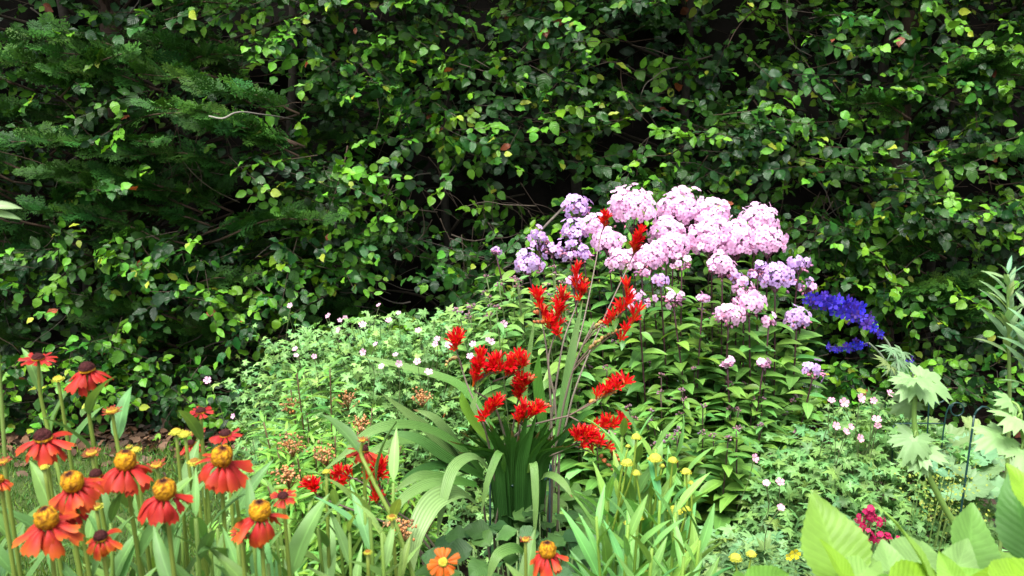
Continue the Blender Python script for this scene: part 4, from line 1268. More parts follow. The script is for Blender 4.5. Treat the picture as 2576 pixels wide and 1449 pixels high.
def helenium(px, py, w, Y, kind, label, hot=0.3, tilt=(0, -0.15), disc_kind=None, stem=None, leaves=5, name='helenium', basex=None):
    """px, py: the flower centre; w: its width in picture units."""
    R = pxsize(w * 0.94, py, Y) / 2
    c = at(px, py, Y)
    ax = unit(np.array([tilt[0], tilt[1], 1.0]))
    F = frames(np.cross(ax, [1, 0, 0.01]), ax)[0]
    F = np.stack([F[:, 0], F[:, 1], ax], 1)
    if stem:
        pts = [at(*p) for p in stem]
        base = np.array([pts[-1][0] * 1.0, pts[-1][1] + 0.02, 0])
        sp = smooth([base] + pts[::-1] + [c - ax * R * 0.15], 6)
    else:
        bx = c[0] + random.uniform(-0.03, 0.06) if basex is None else basex
        base = np.array([bx, c[1] + random.uniform(-0.02, 0.08), 0])
        sp = smooth([base, base * 0.55 + c * 0.45 + [random.uniform(-0.015, 0.015), 0, 0], c * 0.88 + base * 0.12 - [0, 0, 0.01], c - ax * R * 0.15], 6)
    root = thing(name, base, label, 'helenium flower' if kind != 'bud' else 'helenium bud', 'red and orange helenium flowers on tall stems' if kind != 'bud' else 'helenium buds and spent discs on tall stems')
    s = MB()
    s.tube(sp, [0.0036, 0.003, 0.0022], (0.13, 0.22, 0.035), 7, (0.20, 0.27, 0.045))
    s.build('stem', M_STEM, root, base)
    if leaves:
        lv = MB()
        leafy_stem(lv, sp, leaves, 0.095, (0.14, 0.28, 0.07), T_LANCE, 0.42, 0.72, 1, 0.5, 0.75, 0.18, 0.6)
        lv.build('leaves', M_LEAF, root, base)
    d, p, k = MB(), MB(), MB()
    edge = H_ORANGE * (1 - hot) + H_YEL * hot
    tw_ = min(1.0, hot * 1.5)
    tip = H_RED * (1 - tw_) + H_ORANGE * tw_
    if kind == 'skirt':
        dk = disc_kind or 'ball'
        rd = R * (0.41 if dk == 'ball' else 0.37)
        disc(d, c + ax * R * 0.16, F, rd, rd * (1.05 if dk == 'ball' else 1.0), dk)
        petals(p, c, F, rd * 0.72, R * 1.0, random.choice((10, 11, 12)), -0.05, random.uniform(-1.2, -0.85), H_RED, tip, edge, R * 0.02, 0.6, random.uniform(0.48, 0.60), hot)
        petals(p, c, F, rd * 0.66, R * 1.0, 7, -0.4, -1.3, H_CRIM * 1.1, tip, edge, -R * 0.03, 0.45, 0.5, hot)
    elif kind == 'flat':
        disc(d, c + ax * R * 0.06, F, R * 0.36, R * 0.30, disc_kind or 'dark')
        petals(p, c, F, R * 0.26, R * 0.78, 15, 0.12, -0.22, H_CRIM * 1.15, tip, edge, 0, 0.35, 0.40, hot)
    elif kind == 'half':
        disc(d, c + ax * R * 0.10, F, R * 0.52, R * 0.30, disc_kind or 'half')
        petals(p, c, F, R * 0.42, R * 0.62, 15, 0.75, 0.35, np.array([0.30, 0.08, 0.03]), H_CRIM, np.array([0.45, 0.16, 0.08]), -R * 0.02, 0.3, 0.42)
    elif kind == 'away':
        disc(d, c + ax * R * 0.05, F, R * 0.3, R * 0.2, 'bud')
        petals(p, c, F, R * 0.2, R * 0.86, 15, 0.05, -0.5, H_ORANGE * 0.9, H_ORANGE, H_YEL, 0, 0.4, 0.42)
    else:
        disc(d, c + ax * R * 0.05, F, R * 0.72, R * 0.5, disc_kind or 'bud')
        petals(p, c, F, R * 0.6, R * 0.42, 16, 0.5, 0.15, np.array([0.36, 0.40, 0.04]), np.array([0.5, 0.45, 0.05]), np.array([0.5, 0.45, 0.05]), -R * 0.05, 0.3, 0.5)
    d.build('disc', M_CONE, root, base)
    p.build('petals', M_PETAL, root, base)
    k.inst(T_NARROW, frames(np.stack([np.cos(np.arange(10) * 0.63), np.sin(np.arange(10) * 0.63), np.full(10, -0.5)], 1) @ F.T, [[0, 0.01, 1]]), np.repeat((c - ax * R * 0.12)[None], 10, 0), np.full(10, R * 0.55), vary((0.15, 0.24, 0.04), 10, 0.15))
    k.build('calyx', M_LEAF, root, base)


HL = [
    (96, 903, 90, 1.22, 'flat', 'small flat crimson helenium with dark disc, highest flower by the picture edge', dict(hot=0.1, tilt=(0.05, -0.12), leaves=2, stem=[(100, 980, 1.22), (118, 1070, 1.22), (150, 1200, 1.2)])),
    (220, 936, 112, 1.12, 'skirt', 'tall scarlet helenium with round brown disc and skirt of petals before the dark hedge foot', dict(hot=0.15, disc_kind='dark', leaves=2, stem=[(224, 1040, 1.12), (234, 1110, 1.12), (250, 1250, 1.12)])),
    (146, 955, 36, 1.2, 'bud', 'yellow-green helenium bud between the two highest red flowers', dict(leaves=3)),
    (110, 1108, 126, 1.02, 'skirt', 'red helenium with dark brown cap, yellow collar and pointed skirt, beside the lawn', dict(hot=0.3, disc_kind='dark', leaves=3)),
    (282, 1036, 58, 1.08, 'half', 'half-open dusky red helenium on a long bare stalk over the soil strip', dict(leaves=2, stem=[(292, 1100, 1.08), (318, 1230, 1.07), (352, 1400, 1.05)])),
    (231, 1142, 54, 1.02, 'half', 'brownish half-open helenium between the yellow-collared red one and the wide red one', dict(leaves=2)),
    (505, 1036, 74, 1.1, 'flat', 'flat dark crimson helenium, highest beside the geranium', dict(hot=0.05, leaves=2, stem=[(508, 1100, 1.1), (520, 1220, 1.1), (530, 1400, 1.08)])),
    (443, 1088, 40, 1.08, 'bud', 'yellowish helenium bud, upper one of a touching pair', dict(leaves=2)),
    (465, 1094, 38, 1.04, 'bud', 'yellowish helenium bud, lower one of a touching pair', dict(leaves=2)),
    (480, 1120, 62, 1.16, 'skirt', 'small red helenium hidden behind the touching bud pair', dict(hot=0.1, disc_kind='dark', leaves=2)),
    (497, 1088, 48, 1.2, 'half', 'faded brownish helenium behind the flat red ones', dict(leaves=1)),
    (567, 1094, 88, 1.05, 'flat', 'flat bright red helenium directly above a big yellow-centred one', dict(hot=0.1, leaves=2)),
    (556, 1165, 142, 0.9, 'skirt', 'large red helenium with yellow ball centre beside the spurge, petals swept to one side', dict(hot=0.25, tilt=(0.25, -0.2), leaves=4)),
    (489, 1164, 42, 0.98, 'bud', 'round tan-centred helenium bud below the touching bud pair', dict(disc_kind='tan', leaves=2)),
    (342, 1132, 30, 1.0, 'bud', 'small bright green helenium bud above the wide red flower', dict(leaves=2)),
    (325, 1124, 20, 1.06, 'bud', 'tiny tan helenium bud next to the bright green bud', dict(disc_kind='tan', leaves=1)),
    (188, 1228, 142, 0.86, 'skirt', 'orange-red helenium with tall yellow dome, just above the largest orange one', dict(hot=0.45, tilt=(-0.1, -0.3), leaves=4)),
    (242, 1200, 90, 0.98, 'skirt', 'dark-centred crimson helenium tucked behind two larger orange-red flowers', dict(hot=0.15, disc_kind='dark', leaves=3)),
    (316, 1178, 136, 0.92, 'skirt', 'wide red helenium with yellow centre topped brown, petals spread level', dict(hot=0.2, tilt=(0.05, 0.05), leaves=4)),
    (394, 1172, 54, 1.04, 'half', 'small red half-open helenium next to the wide level-petalled one', dict(leaves=2)),
    (416, 1250, 146, 0.82, 'skirt', 'big red helenium with golden ball centre standing alone in front of the lawn', dict(hot=0.12, tilt=(0.02, -0.15), leaves=5)),
    (122, 1322, 150, 0.78, 'skirt', 'largest orange helenium with golden ball centre, low by the picture corner', dict(hot=0.6, tilt=(-0.05, -0.15), leaves=5)),
    (178, 1284, 100, 0.86, 'skirt', 'crimson helenium with dark tilted cap behind the largest orange one', dict(hot=0.05, disc_kind='dark', tilt=(0.35, -0.2), leaves=3)),
    (242, 1276, 40, 0.94, 'bud', 'dark brown spent helenium disc between crimson and orange flowers', dict(disc_kind='tan', leaves=2)),
    (254, 1355, 98, 0.82, 'skirt', 'small orange and yellow striped helenium with dark brown cap', dict(hot=1.0, disc_kind='dark', tilt=(0.1, -0.35), leaves=4)),
    (591, 1227, 36, 0.98, 'bud', 'flat tan helenium bud at the spurge edge', dict(disc_kind='tan', leaves=3)),
    (8, 1163, 44, 0.95, 'half', 'dusky half-open helenium cut by the picture edge', dict(leaves=2)),
    (0, 1212, 58, 0.9, 'skirt', 'orange helenium cut by the picture edge', dict(hot=0.7, leaves=3)),
    (111, 1176, 28, 0.98, 'bud', 'small yellow helenium bud under the yellow-collared red flower', dict(leaves=2)),
    (655, 1302, 142, 0.84, 'skirt', 'large red helenium with orange-yellow tips and yellow centre in front of the spurge', dict(hot=0.55, tilt=(0.05, -0.15), leaves=5)),
    (712, 1250, 78, 0.95, 'flat', 'smaller red helenium with dark disc behind the yellow-tipped one', dict(hot=0.35, tilt=(0, -0.3), leaves=3)),
    (606, 1340, 62, 0.84, 'flat', 'small pale red helenium with brown disc overlapping the yellow-tipped one', dict(hot=0.4, tilt=(-0.2, -0.7), disc_kind='half', leaves=3)),
    (912, 1108, 34, 1.12, 'half', 'spent dull red helenium disc above the folded crocosmia blade', dict(leaves=2, stem=[(908, 1140, 1.12), (925, 1180, 1.11), (1000, 1330, 1.08)])),
    (914, 1136, 74, 1.16, 'skirt', 'ragged red helenium just under the spent disc, over the folded blade', dict(hot=0.3, disc_kind='dark', leaves=2, tilt=(0.2, 0))),
    (821, 1187, 24, 1.05, 'bud', 'tiny yellow helenium bud beside the red crocosmia spray', dict(leaves=3)),
    (986, 1302, 30, 0.98, 'bud', 'tan helenium bud on a leafy stem before the wide drooping blade', dict(disc_kind='tan', leaves=4)),
    (1115, 1415, 86, 0.85, 'away', 'orange helenium seen edge-on with upright petals at the bottom of the picture', dict(tilt=(-0.1, -1.0), leaves=3)),
    (1378, 1398, 114, 0.95, 'skirt', 'red helenium with yellow pointed centre below the crocosmia sheaf', dict(hot=0.4, tilt=(-0.05, -0.05), leaves=3)),
    (1322, 1358, 36, 1.05, 'half', 'small half-open pink-red helenium next to the flower below the sheaf', dict(leaves=2)),
    (925, 1390, 26, 0.95, 'bud', 'hidden orange helenium behind pale leaves at the bottom', dict(disc_kind='tan', leaves=5)),
]
for (px, py, w, Y, kind, lab, kw) in HL:
    helenium(px, py, w, Y, kind, lab, **kw)

# leafy helenium shoots filling the bottom of the bed
rr = random.Random(17)


def leafy_shoot(px, py, Y, label, group, tint, size=0.12, n=14, tpl=T_SLIM, name='helenium_shoot', z0=0.35):
    top = at(px, py, Y)
    base = np.array([top[0] + rr.uniform(-0.05, 0.05), top[1] + rr.uniform(-0.02, 0.08), 0.0])
    sp = smooth([base, (base + top) / 2 + [rr.uniform(-0.02, 0.02), 0, 0], top], 7)
    root = thing(name, base, label, 'leafy shoot', group)
    s, lv = MB(), MB()
    s.tube(sp, [0.0035, 0.0022], (0.14, 0.24, 0.04), 6)
    s.build('stem', M_STEM, root, base)
    leafy_stem(lv, sp, n, size * RNG.uniform(0.8, 1.05), tint, tpl, z0, 1.0, 1, 0.5, 0.75, 0.25, 0.6)
    lv.build('leaves', M_LEAF, root, base)


for i in range(34):
    px = rr.uniform(-30, 760) if i % 3 else rr.uniform(300, 760)
    leafy_shoot(px, rr.uniform(1290, 1430) if px > 260 else rr.uniform(1370, 1440), rr.uniform(0.85, 1.2), 'flowerless helenium shoot of narrow green leaves among the red flower stems', 'flowerless shoots in the red helenium clump', (0.13, 0.28, 0.075))
for (px, py, Y) in ((990, 1215, 1.05), (930, 1300, 0.98), (880, 1340, 1.0), (960, 1340, 0.95), (1010, 1380, 1.0), (850, 1280, 1.05), (800, 1330, 1.02), (915, 1250, 1.0)):
    leafy_shoot(px, py, Y, 'pale flowerless helenium shoot rising before the spurge and drooping crocosmia blades', 'pale flowerless shoots before the spurge', (0.20, 0.35, 0.10), 0.125, 13)

# yellow-budded helenium clump
yb = thing('budding_helenium', (0.2, 1.28, 0), 'bright green leafy helenium clump with round yellow buds, below the phlox', 'helenium plant')
yo = np.array(yb.location)
for (px, py, Y) in ((1565, 1100, 1.32), (1602, 1085, 1.3), (1650, 1130, 1.3), (1690, 1165, 1.32), (1725, 1195, 1.34), (1700, 1290, 1.2), (1605, 1305, 1.2), (1530, 1230, 1.3), (1580, 1320, 1.15), (1760, 1360, 1.2), (1660, 1260, 1.25), (1500, 1300, 1.2), (1640, 1380, 1.1), (1720, 1400, 1.1)):
    top = at(px, py, Y)
    base = np.array([0.2 + (top[0] - 0.2) * 0.6, top[1] + 0.03, 0.0])
    sp = smooth([base, (base + top) / 2 + [random.uniform(-0.02, 0.02), 0, 0], top], 7)
    s, lv = MB(), MB()
    s.tube(sp, [0.0038, 0.0024], (0.17, 0.30, 0.04), 6)
    st_o = s.build('stem', M_STEM, yb, yo)
    leafy_stem(lv, sp, 20, 0.135, (0.17, 0.38, 0.09), T_SLIM, 0.42, 1.0, 1, 0.5, 0.8, 0.2, 0.5)
    lv.build('leaves', M_LEAF, st_o, yo)
for (px, py, w) in ((1600, 1101, 20), (1577, 1166, 25), (1648, 1155, 28), (1692, 1159, 20), (1600, 1191, 18), (1580, 1123, 10), (1726, 1188, 20), (1698, 1286, 28), (1606, 1303, 22), (1581, 1316, 18), (1761, 1358, 16), (1715, 1390, 20), (1727, 1281, 16), (1850, 1405, 26), (1890, 1395, 20), (1615, 1444, 30), (1665, 1172, 12), (1738, 1215, 12)):
    Y = 1.27
    c = at(px, py, Y)
    r = pxsize(w, py, Y) / 2 * 1.15
    d, s = MB(), MB()
    F = np.eye(3)
    disc(d, c, F, r, r * 0.9, 'bud')
    d.T[-1] = d.T[-1] * 0 + np.array([0.44, 0.48, 0.06]) * RNG.normal(1, 0.15, (len(d.T[-1]), 1))
    petals(d, c, F, r * 0.85, r * 0.45, 14, 0.5, 0.2, np.array([0.55, 0.50, 0.03]), np.array([0.65, 0.55, 0.04]), np.array([0.65, 0.55, 0.04]), -r * 0.1, 0.2, 0.5)
    b = d.build('bud', M_CONE, yb, yo)
    s.tube(smooth([c - [0, 0, r * 0.3], c - [random.uniform(-0.01, 0.01), 0, 0.05], c - [random.uniform(-0.03, 0.03), -0.02, 0.14]], 4), [0.0016, 0.002], (0.22, 0.33, 0.04), 5)
    s.build('bud_stalk', M_STEM, b, yo)


# ------------------------------------------------------------------ delphinium
def delphinium(label, spike, n, size, stem, leaves, Yf):
    S = smooth([at(*p) for p in spike], 8)
    P = [at(*p) for p in stem]
    base = np.array([P[-1][0], P[-1][1], 0.0])
    root = thing('delphinium', base, label, 'delphinium', 'blue delphinium spikes')
    s = MB()
    s.tube(smooth([base] + P[::-1] + [S[0]], 6), [0.004, 0.0025], (0.16, 0.19, 0.13), 6)
    s.tube(S, [0.0024, 0.001], (0.10, 0.10, 0.10), 5)
    s.build('stem', M_STEM, root, base)
    k = np.linspace(0, 1, n) ** 0.75
    pos = np.stack([np.interp(k, np.linspace(0, 1, len(S)), S[:, q]) for q in range(3)], 1)
    tg = unit(S[-1] - S[0])
    ph = np.arange(n) * 2.4
    ax = unit(np.cross(tg, [0, 1, 0.2])); ay = np.cross(tg, ax)
    out = ax * np.cos(ph)[:, None] + ay * np.sin(ph)[:, None] + np.array([0, -0.3, 0.1])
    fl = MB()
    r = size * RNG.uniform(0.7, 1.15, n) * np.interp(k, [0, 0.35, 0.85, 1], [0.55, 1, 0.95, 0.6])
    up = np.array([0, 0, 1.0]) + RNG.normal(0, 0.25, (n, 3))
    F = frames(up, out)
    out = unit(out + np.array([0, -0.55, 0]) + RNG.normal(0, 0.2, (n, 3)))
    F = frames(up, out)
    fl.inst(T_STAR, F, pos + out * (r * 1.15)[:, None] + RNG.normal(0, size * 0.2, (n, 3)), r, vary((0.058, 0.032, 0.46), n, 0.35, 0.3), vary((0.03, 0.025, 0.10), n, 0.2, 0.1))
    fl.tube(S, 0.0022, (0.09, 0.09, 0.16), 5)
    fl.build('flowers', M_PETAL, root, base)
    if leaves:
        lv = MB()
        for (px, py, Y, w) in leaves:
            c = at(px, py, Y)
            lv.inst(T_CUT, frames([[random.uniform(-0.8, 0.8), -0.5, random.uniform(-0.5, 0.3)]], [[0.1, -0.6, 0.9]]), c[None], [pxsize(w, py, Y)], vary((0.16, 0.28, 0.13), 1, 0.1))
        lv.build('leaves', M_LEAF, root, base)


delphinium('deep blue delphinium spike leaning beside the mauve phlox heads', [(2216, 842, 2.4), (2165, 795, 2.42), (2105, 765, 2.44), (2030, 748, 2.46)], 64, 0.0175, [(2225, 850, 2.4), (2252, 905, 2.38), (2280, 1020, 2.35)], [(2245, 880, 2.35, 48), (2260, 905, 2.34, 55), (2235, 915, 2.33, 50), (2270, 885, 2.36, 45)], 2.4)
delphinium('thin horizontal delphinium spike of small blue buds under the big spike', [(2185, 862, 2.45), (2140, 872, 2.46), (2080, 872, 2.47)], 24, 0.0105, [(2210, 885, 2.44), (2250, 950, 2.42)], [(2245, 925, 2.4, 45)], 2.4)
delphinium('few small violet delphinium buds against dark hedge leaves', [(2296, 930, 2.5), (2290, 912, 2.5), (2298, 895, 2.5)], 6, 0.008, [(2298, 960, 2.5), (2300, 1010, 2.5)], [], 2.4)


# ------------------------------------------------------------------ plants at the picture's edges
def big_leaf(parent, o, base, tip, Y0, Y1, w, tint, tpl, mat, name='leaf', up=None, label=None):
    a, b = at(base[0], base[1], Y0), at(tip[0], tip[1], Y1)
    L = np.linalg.norm(b - a)
    m = MB()
    W = pxsize(w, (base[1] + tip[1]) / 2, (Y0 + Y1) / 2)
    tw = np.ptp(tpl.v[:, 0])
    m.inst(tpl, frames([b - a], [up if up is not None else (0, -0.8, 0.7)]), a[None], np.array([[W / tw, L, (W / tw + L) / 2]]), [tint])
    ob = m.build(name, mat, parent, o)
    if label: ob['label'] = label
    return ob


hyd = thing('hydrangea', (0.42, 0.85, 0), 'foreground hydrangea with big toothed lime green leaves at the picture corner', 'hydrangea')
ho = np.array(hyd.location)
LIME, MIDG, PALE, DEEP = (0.19, 0.36, 0.026), (0.12, 0.28, 0.035), (0.19, 0.34, 0.10), (0.07, 0.20, 0.035)
for base, tip, Y0, Y1, w, tint, up in [
    ((2130, 1490), (2052, 1238), 0.80, 0.86, 185, (0.17, 0.32, 0.045), (0.15, -1, 0.25)),
    ((2150, 1490), (2070, 1355), 0.76, 0.78, 62, LIME, (0.7, -0.8, 0.3)),
    ((2120, 1490), (2245, 1365), 0.76, 0.84, 105, (0.23, 0.41, 0.10), (0, -0.6, 0.9)),
    ((2350, 1490), (2272, 1265), 0.78, 0.84, 82, (0.19, 0.35, 0.05), (0.9, -0.7, 0.2)),
    ((1880, 1500), (2010, 1402), 0.74, 0.80, 100, MIDG, (0, -0.6, 0.9)),
    ((1850, 1480), (1930, 1440), 0.72, 0.78, 70, MIDG, (0, -0.6, 0.9)),
    ((2300, 1470), (2350, 1315), 0.90, 0.98, 170, PALE, (0, -0.7, 0.8)),
    ((2430, 1460), (2458, 1262), 0.88, 0.95, 150, (0.14, 0.30, 0.06), (0.15, -0.9, 0.4)),
    ((2600, 1430), (2535, 1180), 0.82, 0.88, 120, DEEP, (-0.7, -0.8, 0.2)),
    ((2640, 1330), (2540, 1160), 0.78, 0.84, 110, LIME, (0.2, -0.8, 0.6)),
    ((2240, 1480), (2410, 1398), 0.74, 0.82, 95, LIME, (0, -0.5, 0.9)),
    ((2620, 1450), (2395, 1425), 0.74, 0.80, 100, LIME, (0, -0.5, 0.9)),
    ((2520, 1500), (2600, 1375), 0.72, 0.78, 120, LIME, (0, -0.5, 0.9)),
    ((2200, 1500), (2330, 1440), 0.72, 0.78, 80, MIDG, (0, -0.5, 0.9)),
    ((2360, 1490), (2300, 1395), 0.82, 0.88, 90, MIDG, (0, -0.6, 0.9)),
    ((2480, 1490), (2400, 1400), 0.80, 0.84, 100, (0.18, 0.38, 0.05), (0, -0.6, 0.9)),
    ((2440, 1480), (2300, 1345), 0.92, 1.02, 150, PALE, (0.2, -0.5, 0.9)),
    ((2300, 1490), (2185, 1400), 0.80, 0.88, 95, PALE, (-0.2, -0.5, 0.9)),
    ((2560, 1440), (2480, 1330), 0.90, 0.98, 120, (0.17, 0.33, 0.06), (0.2, -0.7, 0.8)),
    ((2420, 1500), (2350, 1375), 0.78, 0.82, 70, (0.20, 0.39, 0.05), (-0.6, -0.7, 0.5)),
    ((2210, 1500), (2150, 1340), 0.90, 0.96, 60, PALE, (0.4, -0.8, 0.5)),
    ((2260, 1510), (2225, 1352), 0.86, 0.92, 120, PALE, (0.1, -0.85, 0.5)),
    ((2380, 1510), (2440, 1350), 0.84, 0.90, 110, PALE, (-0.1, -0.8, 0.6)),
    ((1990, 1500), (1900, 1425), 0.74, 0.80, 80, LIME, (0, -0.5, 0.9))]:
    big_leaf(hyd, ho, base, tip, Y0, Y1, w, tint, T_FLATBROAD if abs(up[1]) > 0.75 else T_BROAD, M_BIGLEAF, up=up)
hs_ = MB()
for (px, Y) in ((2130, 0.79), (2250, 0.77), (2340, 0.8), (2450, 0.86), (2590, 0.8), (1880, 0.76)):
    t = at(px, 1485, Y)
    hs_.tube(smooth([(ho[0] + (t[0] - ho[0]) * 0.4, ho[1], 0), (t[0] * 0.8 + ho[0] * 0.2, Y, 0.5), tuple(t)], 6), [0.007, 0.004], (0.16, 0.22, 0.06), 7)
hs_.build('stems', M_STEM, hyd, ho)


def mallow(label, stem, leaves, tint, name='mallow'):
    P = [at(*p) for p in stem]
    base = np.array([P[0][0] + 0.03, P[0][1], 0.0])
    root = thing(name, base, label, 'mallow plant')
    s = MB()
    SP = smooth([base] + P, 6)
    s.tube(SP, [0.006, 0.005, 0.0035], (0.17, 0.31, 0.06), 7)
    for (px, py, Y, w, ld, up, tn) in leaves:
        c = at(px, py, Y)
        near = SP[np.argmin(np.linalg.norm(SP - c, axis=1))]
        s.tube(smooth([near, (near + c) / 2 + [0, 0, 0.01], c], 3), 0.0018, (0.2, 0.33, 0.08), 5)
        m = MB()
        m.inst(T_MALLOW, frames([ld], [up]), c[None], [pxsize(w, py, Y)], [np.array(tint) * tn])
        m.build('leaf', M_LEAF, root, base)
    s.build('stem', M_STEM, root, base)


mallow('pale green mallow with broad lobed leaves and a thick leaning stalk before the wire edging', [(2415, 1345, 1.3), (2370, 1265, 1.3), (2325, 1170, 1.3), (2300, 1060, 1.31), (2305, 970, 1.32)],
       [(2300, 960, 1.32, 78, (-0.6, -0.7, -0.15), (0.1, -0.5, 0.9), 1.0), (2320, 955, 1.32, 95, (0.9, -0.3, -0.25), (0.1, -0.6, 0.8), 1.05), (2300, 950, 1.3, 60, (0.2, -0.9, 0.1), (0, -0.5, 1), 0.9), (2310, 965, 1.33, 70, (-0.2, 0.6, 0.2), (0, -0.7, 0.8), 0.95),
        (2300, 1100, 1.3, 80, (-0.4, -0.5, -0.5), (-0.2, -0.8, 0.6), 0.85), (2315, 1135, 1.3, 70, (0.6, -0.6, 0.1), (0, -0.6, 0.9), 1.0), (2290, 1010, 1.33, 62, (-0.9, -0.1, -0.6), (0, -0.9, 0.4), 0.8), (2320, 1160, 1.3, 55, (-0.7, -0.6, 0.0), (0, -0.7, 0.8), 0.9)], (0.25, 0.43, 0.17))
mallow('large lobed mallow leaves cut by the picture edge beside the wire edging', [(2590, 1200, 1.2), (2580, 1120, 1.2), (2570, 1060, 1.2)],
       [(2520, 1095, 1.2, 85, (-0.9, -0.4, -0.1), (0, -0.5, 0.9), 1.0), (2560, 1050, 1.2, 90, (-0.5, -0.6, 0.1), (0, -0.6, 0.9), 1.1), (2570, 1130, 1.18, 80, (-0.3, -0.8, -0.2), (0, -0.7, 0.8), 0.95), (2545, 1010, 1.22, 60, (-0.6, -0.4, 0.2), (0, -0.6, 0.8), 0.9)], (0.25, 0.43, 0.16))

# narrow-leaved stem at the picture edge
def leafy_tall(px0, py0, px1, py1, Y, label, tint, n=16, size=0.085):
    a, b = at(px0, py0, Y), at(px1, py1, Y)
    base = np.array([a[0], a[1], 0])
    root = thing('aster', base, label, 'aster stem')
    sp = smooth([base, a, (a + b) / 2, b], 6)
    s, lv = MB(), MB()
    s.tube(sp, [0.0042, 0.002], (0.17, 0.28, 0.07), 6)
    s.build('stem', M_STEM, root, base)
    leafy_stem(lv, sp, n, size, tint, T_WHORL, 0.6, 1.0, 2, 0.6, 0.6, 0.15, 0.5)
    lv.build('leaves', M_LEAF, root, base)


leafy_tall(2540, 1020, 2535, 690, 1.5, 'tall narrow-leaved aster stem beside the picture edge, before the hedge', (0.19, 0.34, 0.15), 14, 0.075)
leafy_tall(2620, 1150, 2590, 780, 1.4, 'second narrow-leaved aster stem, mostly cut off by the picture edge', (0.19, 0.34, 0.14), 11, 0.075)
lf = thing('leafy_stem', (-0.72, 1.0, 0), 'pale leaf pair reaching in from the picture edge before the dark hedge', 'plant stem')
lo_ = np.array(lf.location)
big_leaf(lf, lo_, (-30, 520), (40, 506), 1.05, 1.05, 26, (0.24, 0.36, 0.16), T_LANCE, M_LEAF)
big_leaf(lf, lo_, (-30, 535), (46, 537), 1.05, 1.05, 20, (0.20, 0.33, 0.13), T_LANCE, M_LEAF)
m = MB(); p = at(-30, 528, 1.05); m.tube(smooth([(p[0] - 0.02, 1.0, 0), (p[0] - 0.02, 1.03, 0.8), tuple(p)], 6), [0.004, 0.002], (0.17, 0.27, 0.06), 6); m.build('stem', M_STEM, lf, lo_)

# lady's mantle behind the mallow stalk
lm = thing('ladys_mantle', (1.25, 2.2, 0), 'lime yellow frothy lady\'s mantle with round pale leaves beside the wire stake', 'plant')
lo_ = np.array(lm.location)
m, st, fl = MB(), MB(), MB()
for (px, py, Y, w) in ((2330, 1120, 2.35, 70), (2385, 1110, 2.4, 75), (2440, 1135, 2.35, 75), (2400, 1170, 2.25, 70), (2460, 1185, 2.3, 70), (2360, 1180, 2.2, 60), (2500, 1150, 2.35, 70), (2430, 1220, 2.2, 70), (2500, 1230, 2.2, 75), (2380, 1240, 2.15, 60), (2550, 1190, 2.3, 70), (2540, 1250, 2.2, 60), (2320, 1060, 2.5, 55), (2460, 1080, 2.5, 60)):
    c = at(px, py, Y)
    m.inst(T_SCALLOP, frames([[random.uniform(-1, 1), -0.6, 0]], [[random.uniform(-0.3, 0.3), -0.55, 0.85]]), c[None], [pxsize(w, py, Y) * 0.9], vary((0.17, 0.30, 0.13), 1, 0.15))
    st.tube(smooth([(c[0] * 0.6 + lo_[0] * 0.4, c[1] + 0.1, 0), (c[0], c[1] + 0.05, c[2] * 0.6), tuple(c)], 4), 0.0016, (0.16, 0.25, 0.07), 4)
for i in range(16):
    c = at(random.uniform(2310, 2490), random.uniform(1185, 1310), random.uniform(1.95, 2.15))
    nf = 26
    q = RNG.normal(0, 1, (nf, 3)) * np.array([0.03, 0.025, 0.022])
    fl.inst(T_FLORET, frames(RNG.normal(0, 1, (nf, 3)), RNG.normal(0, 0.5, (nf, 3)) + [0, -0.4, 0.9]), c + q, RNG.uniform(0.0025, 0.004, nf), vary((0.20, 0.26, 0.035), nf, 0.2, 0.1))
    st.tube(smooth([(c[0], c[1] + 0.06, 0.05), (c[0] - 0.01, c[1] + 0.02, c[2] * 0.6), tuple(c)], 4), 0.0008, (0.16, 0.26, 0.06), 4)
m.build('leaves', M_LEAF, lm, lo_); st.build('stems', M_STEM, lm, lo_); fl.build('flowers', M_STEM, lm, lo_)

# crimson flowers low in the bed
cr = thing('crimson_phlox', (0.95, 2.0, 0), 'low plant with clusters of crimson flowers above the hydrangea leaves', 'flower')
lo_ = np.array(cr.location)
st = MB()
for (px, py, w) in ((2170, 1300, 20), (2195, 1297, 16), (2180, 1318, 22), (2208, 1310, 14), (2190, 1282, 10), (2185, 1345, 20), (2210, 1350, 20), (2232, 1358, 16), (2150, 1335, 12)):
    c = at(px, py, 1.75)
    m = MB()
    nf = 9
    q = RNG.normal(0, 1, (nf, 3)) * pxsize(w, py, 1.75) * 0.6
    face = unit(q + [0, -0.006, 0.006])
    m.inst(T_FLORET, frames(np.cross(face, RNG.normal(0, 1, (nf, 3))), face), c + q, RNG.uniform(0.006, 0.009, nf), vary((0.44, 0.010, 0.085), nf, 0.2, 0.03), vary((0.5, 0.1, 0.2), nf, 0.1))
    m.build('flower', M_PETAL, cr, lo_)
    st.tube(smooth([(c[0] * 0.7 + lo_[0] * 0.3, c[1] + 0.1, 0), (c[0], c[1] + 0.03, c[2] * 0.6), tuple(c)], 4), 0.002, (0.14, 0.2, 0.06), 5)
st.build('stems', M_STEM, cr, lo_)
lv = MB()
for i in range(10):
    t = at(random.uniform(2140, 2250), random.uniform(1300, 1400), 1.8)
    leafy_stem(lv, smooth([(t[0], t[1], 0), tuple(t)], 5), 8, 0.06, (0.09, 0.19, 0.06), T_PHLOX, 0.3, 1, 2)
lv.build('leaves', M_LEAF, cr, lo_)

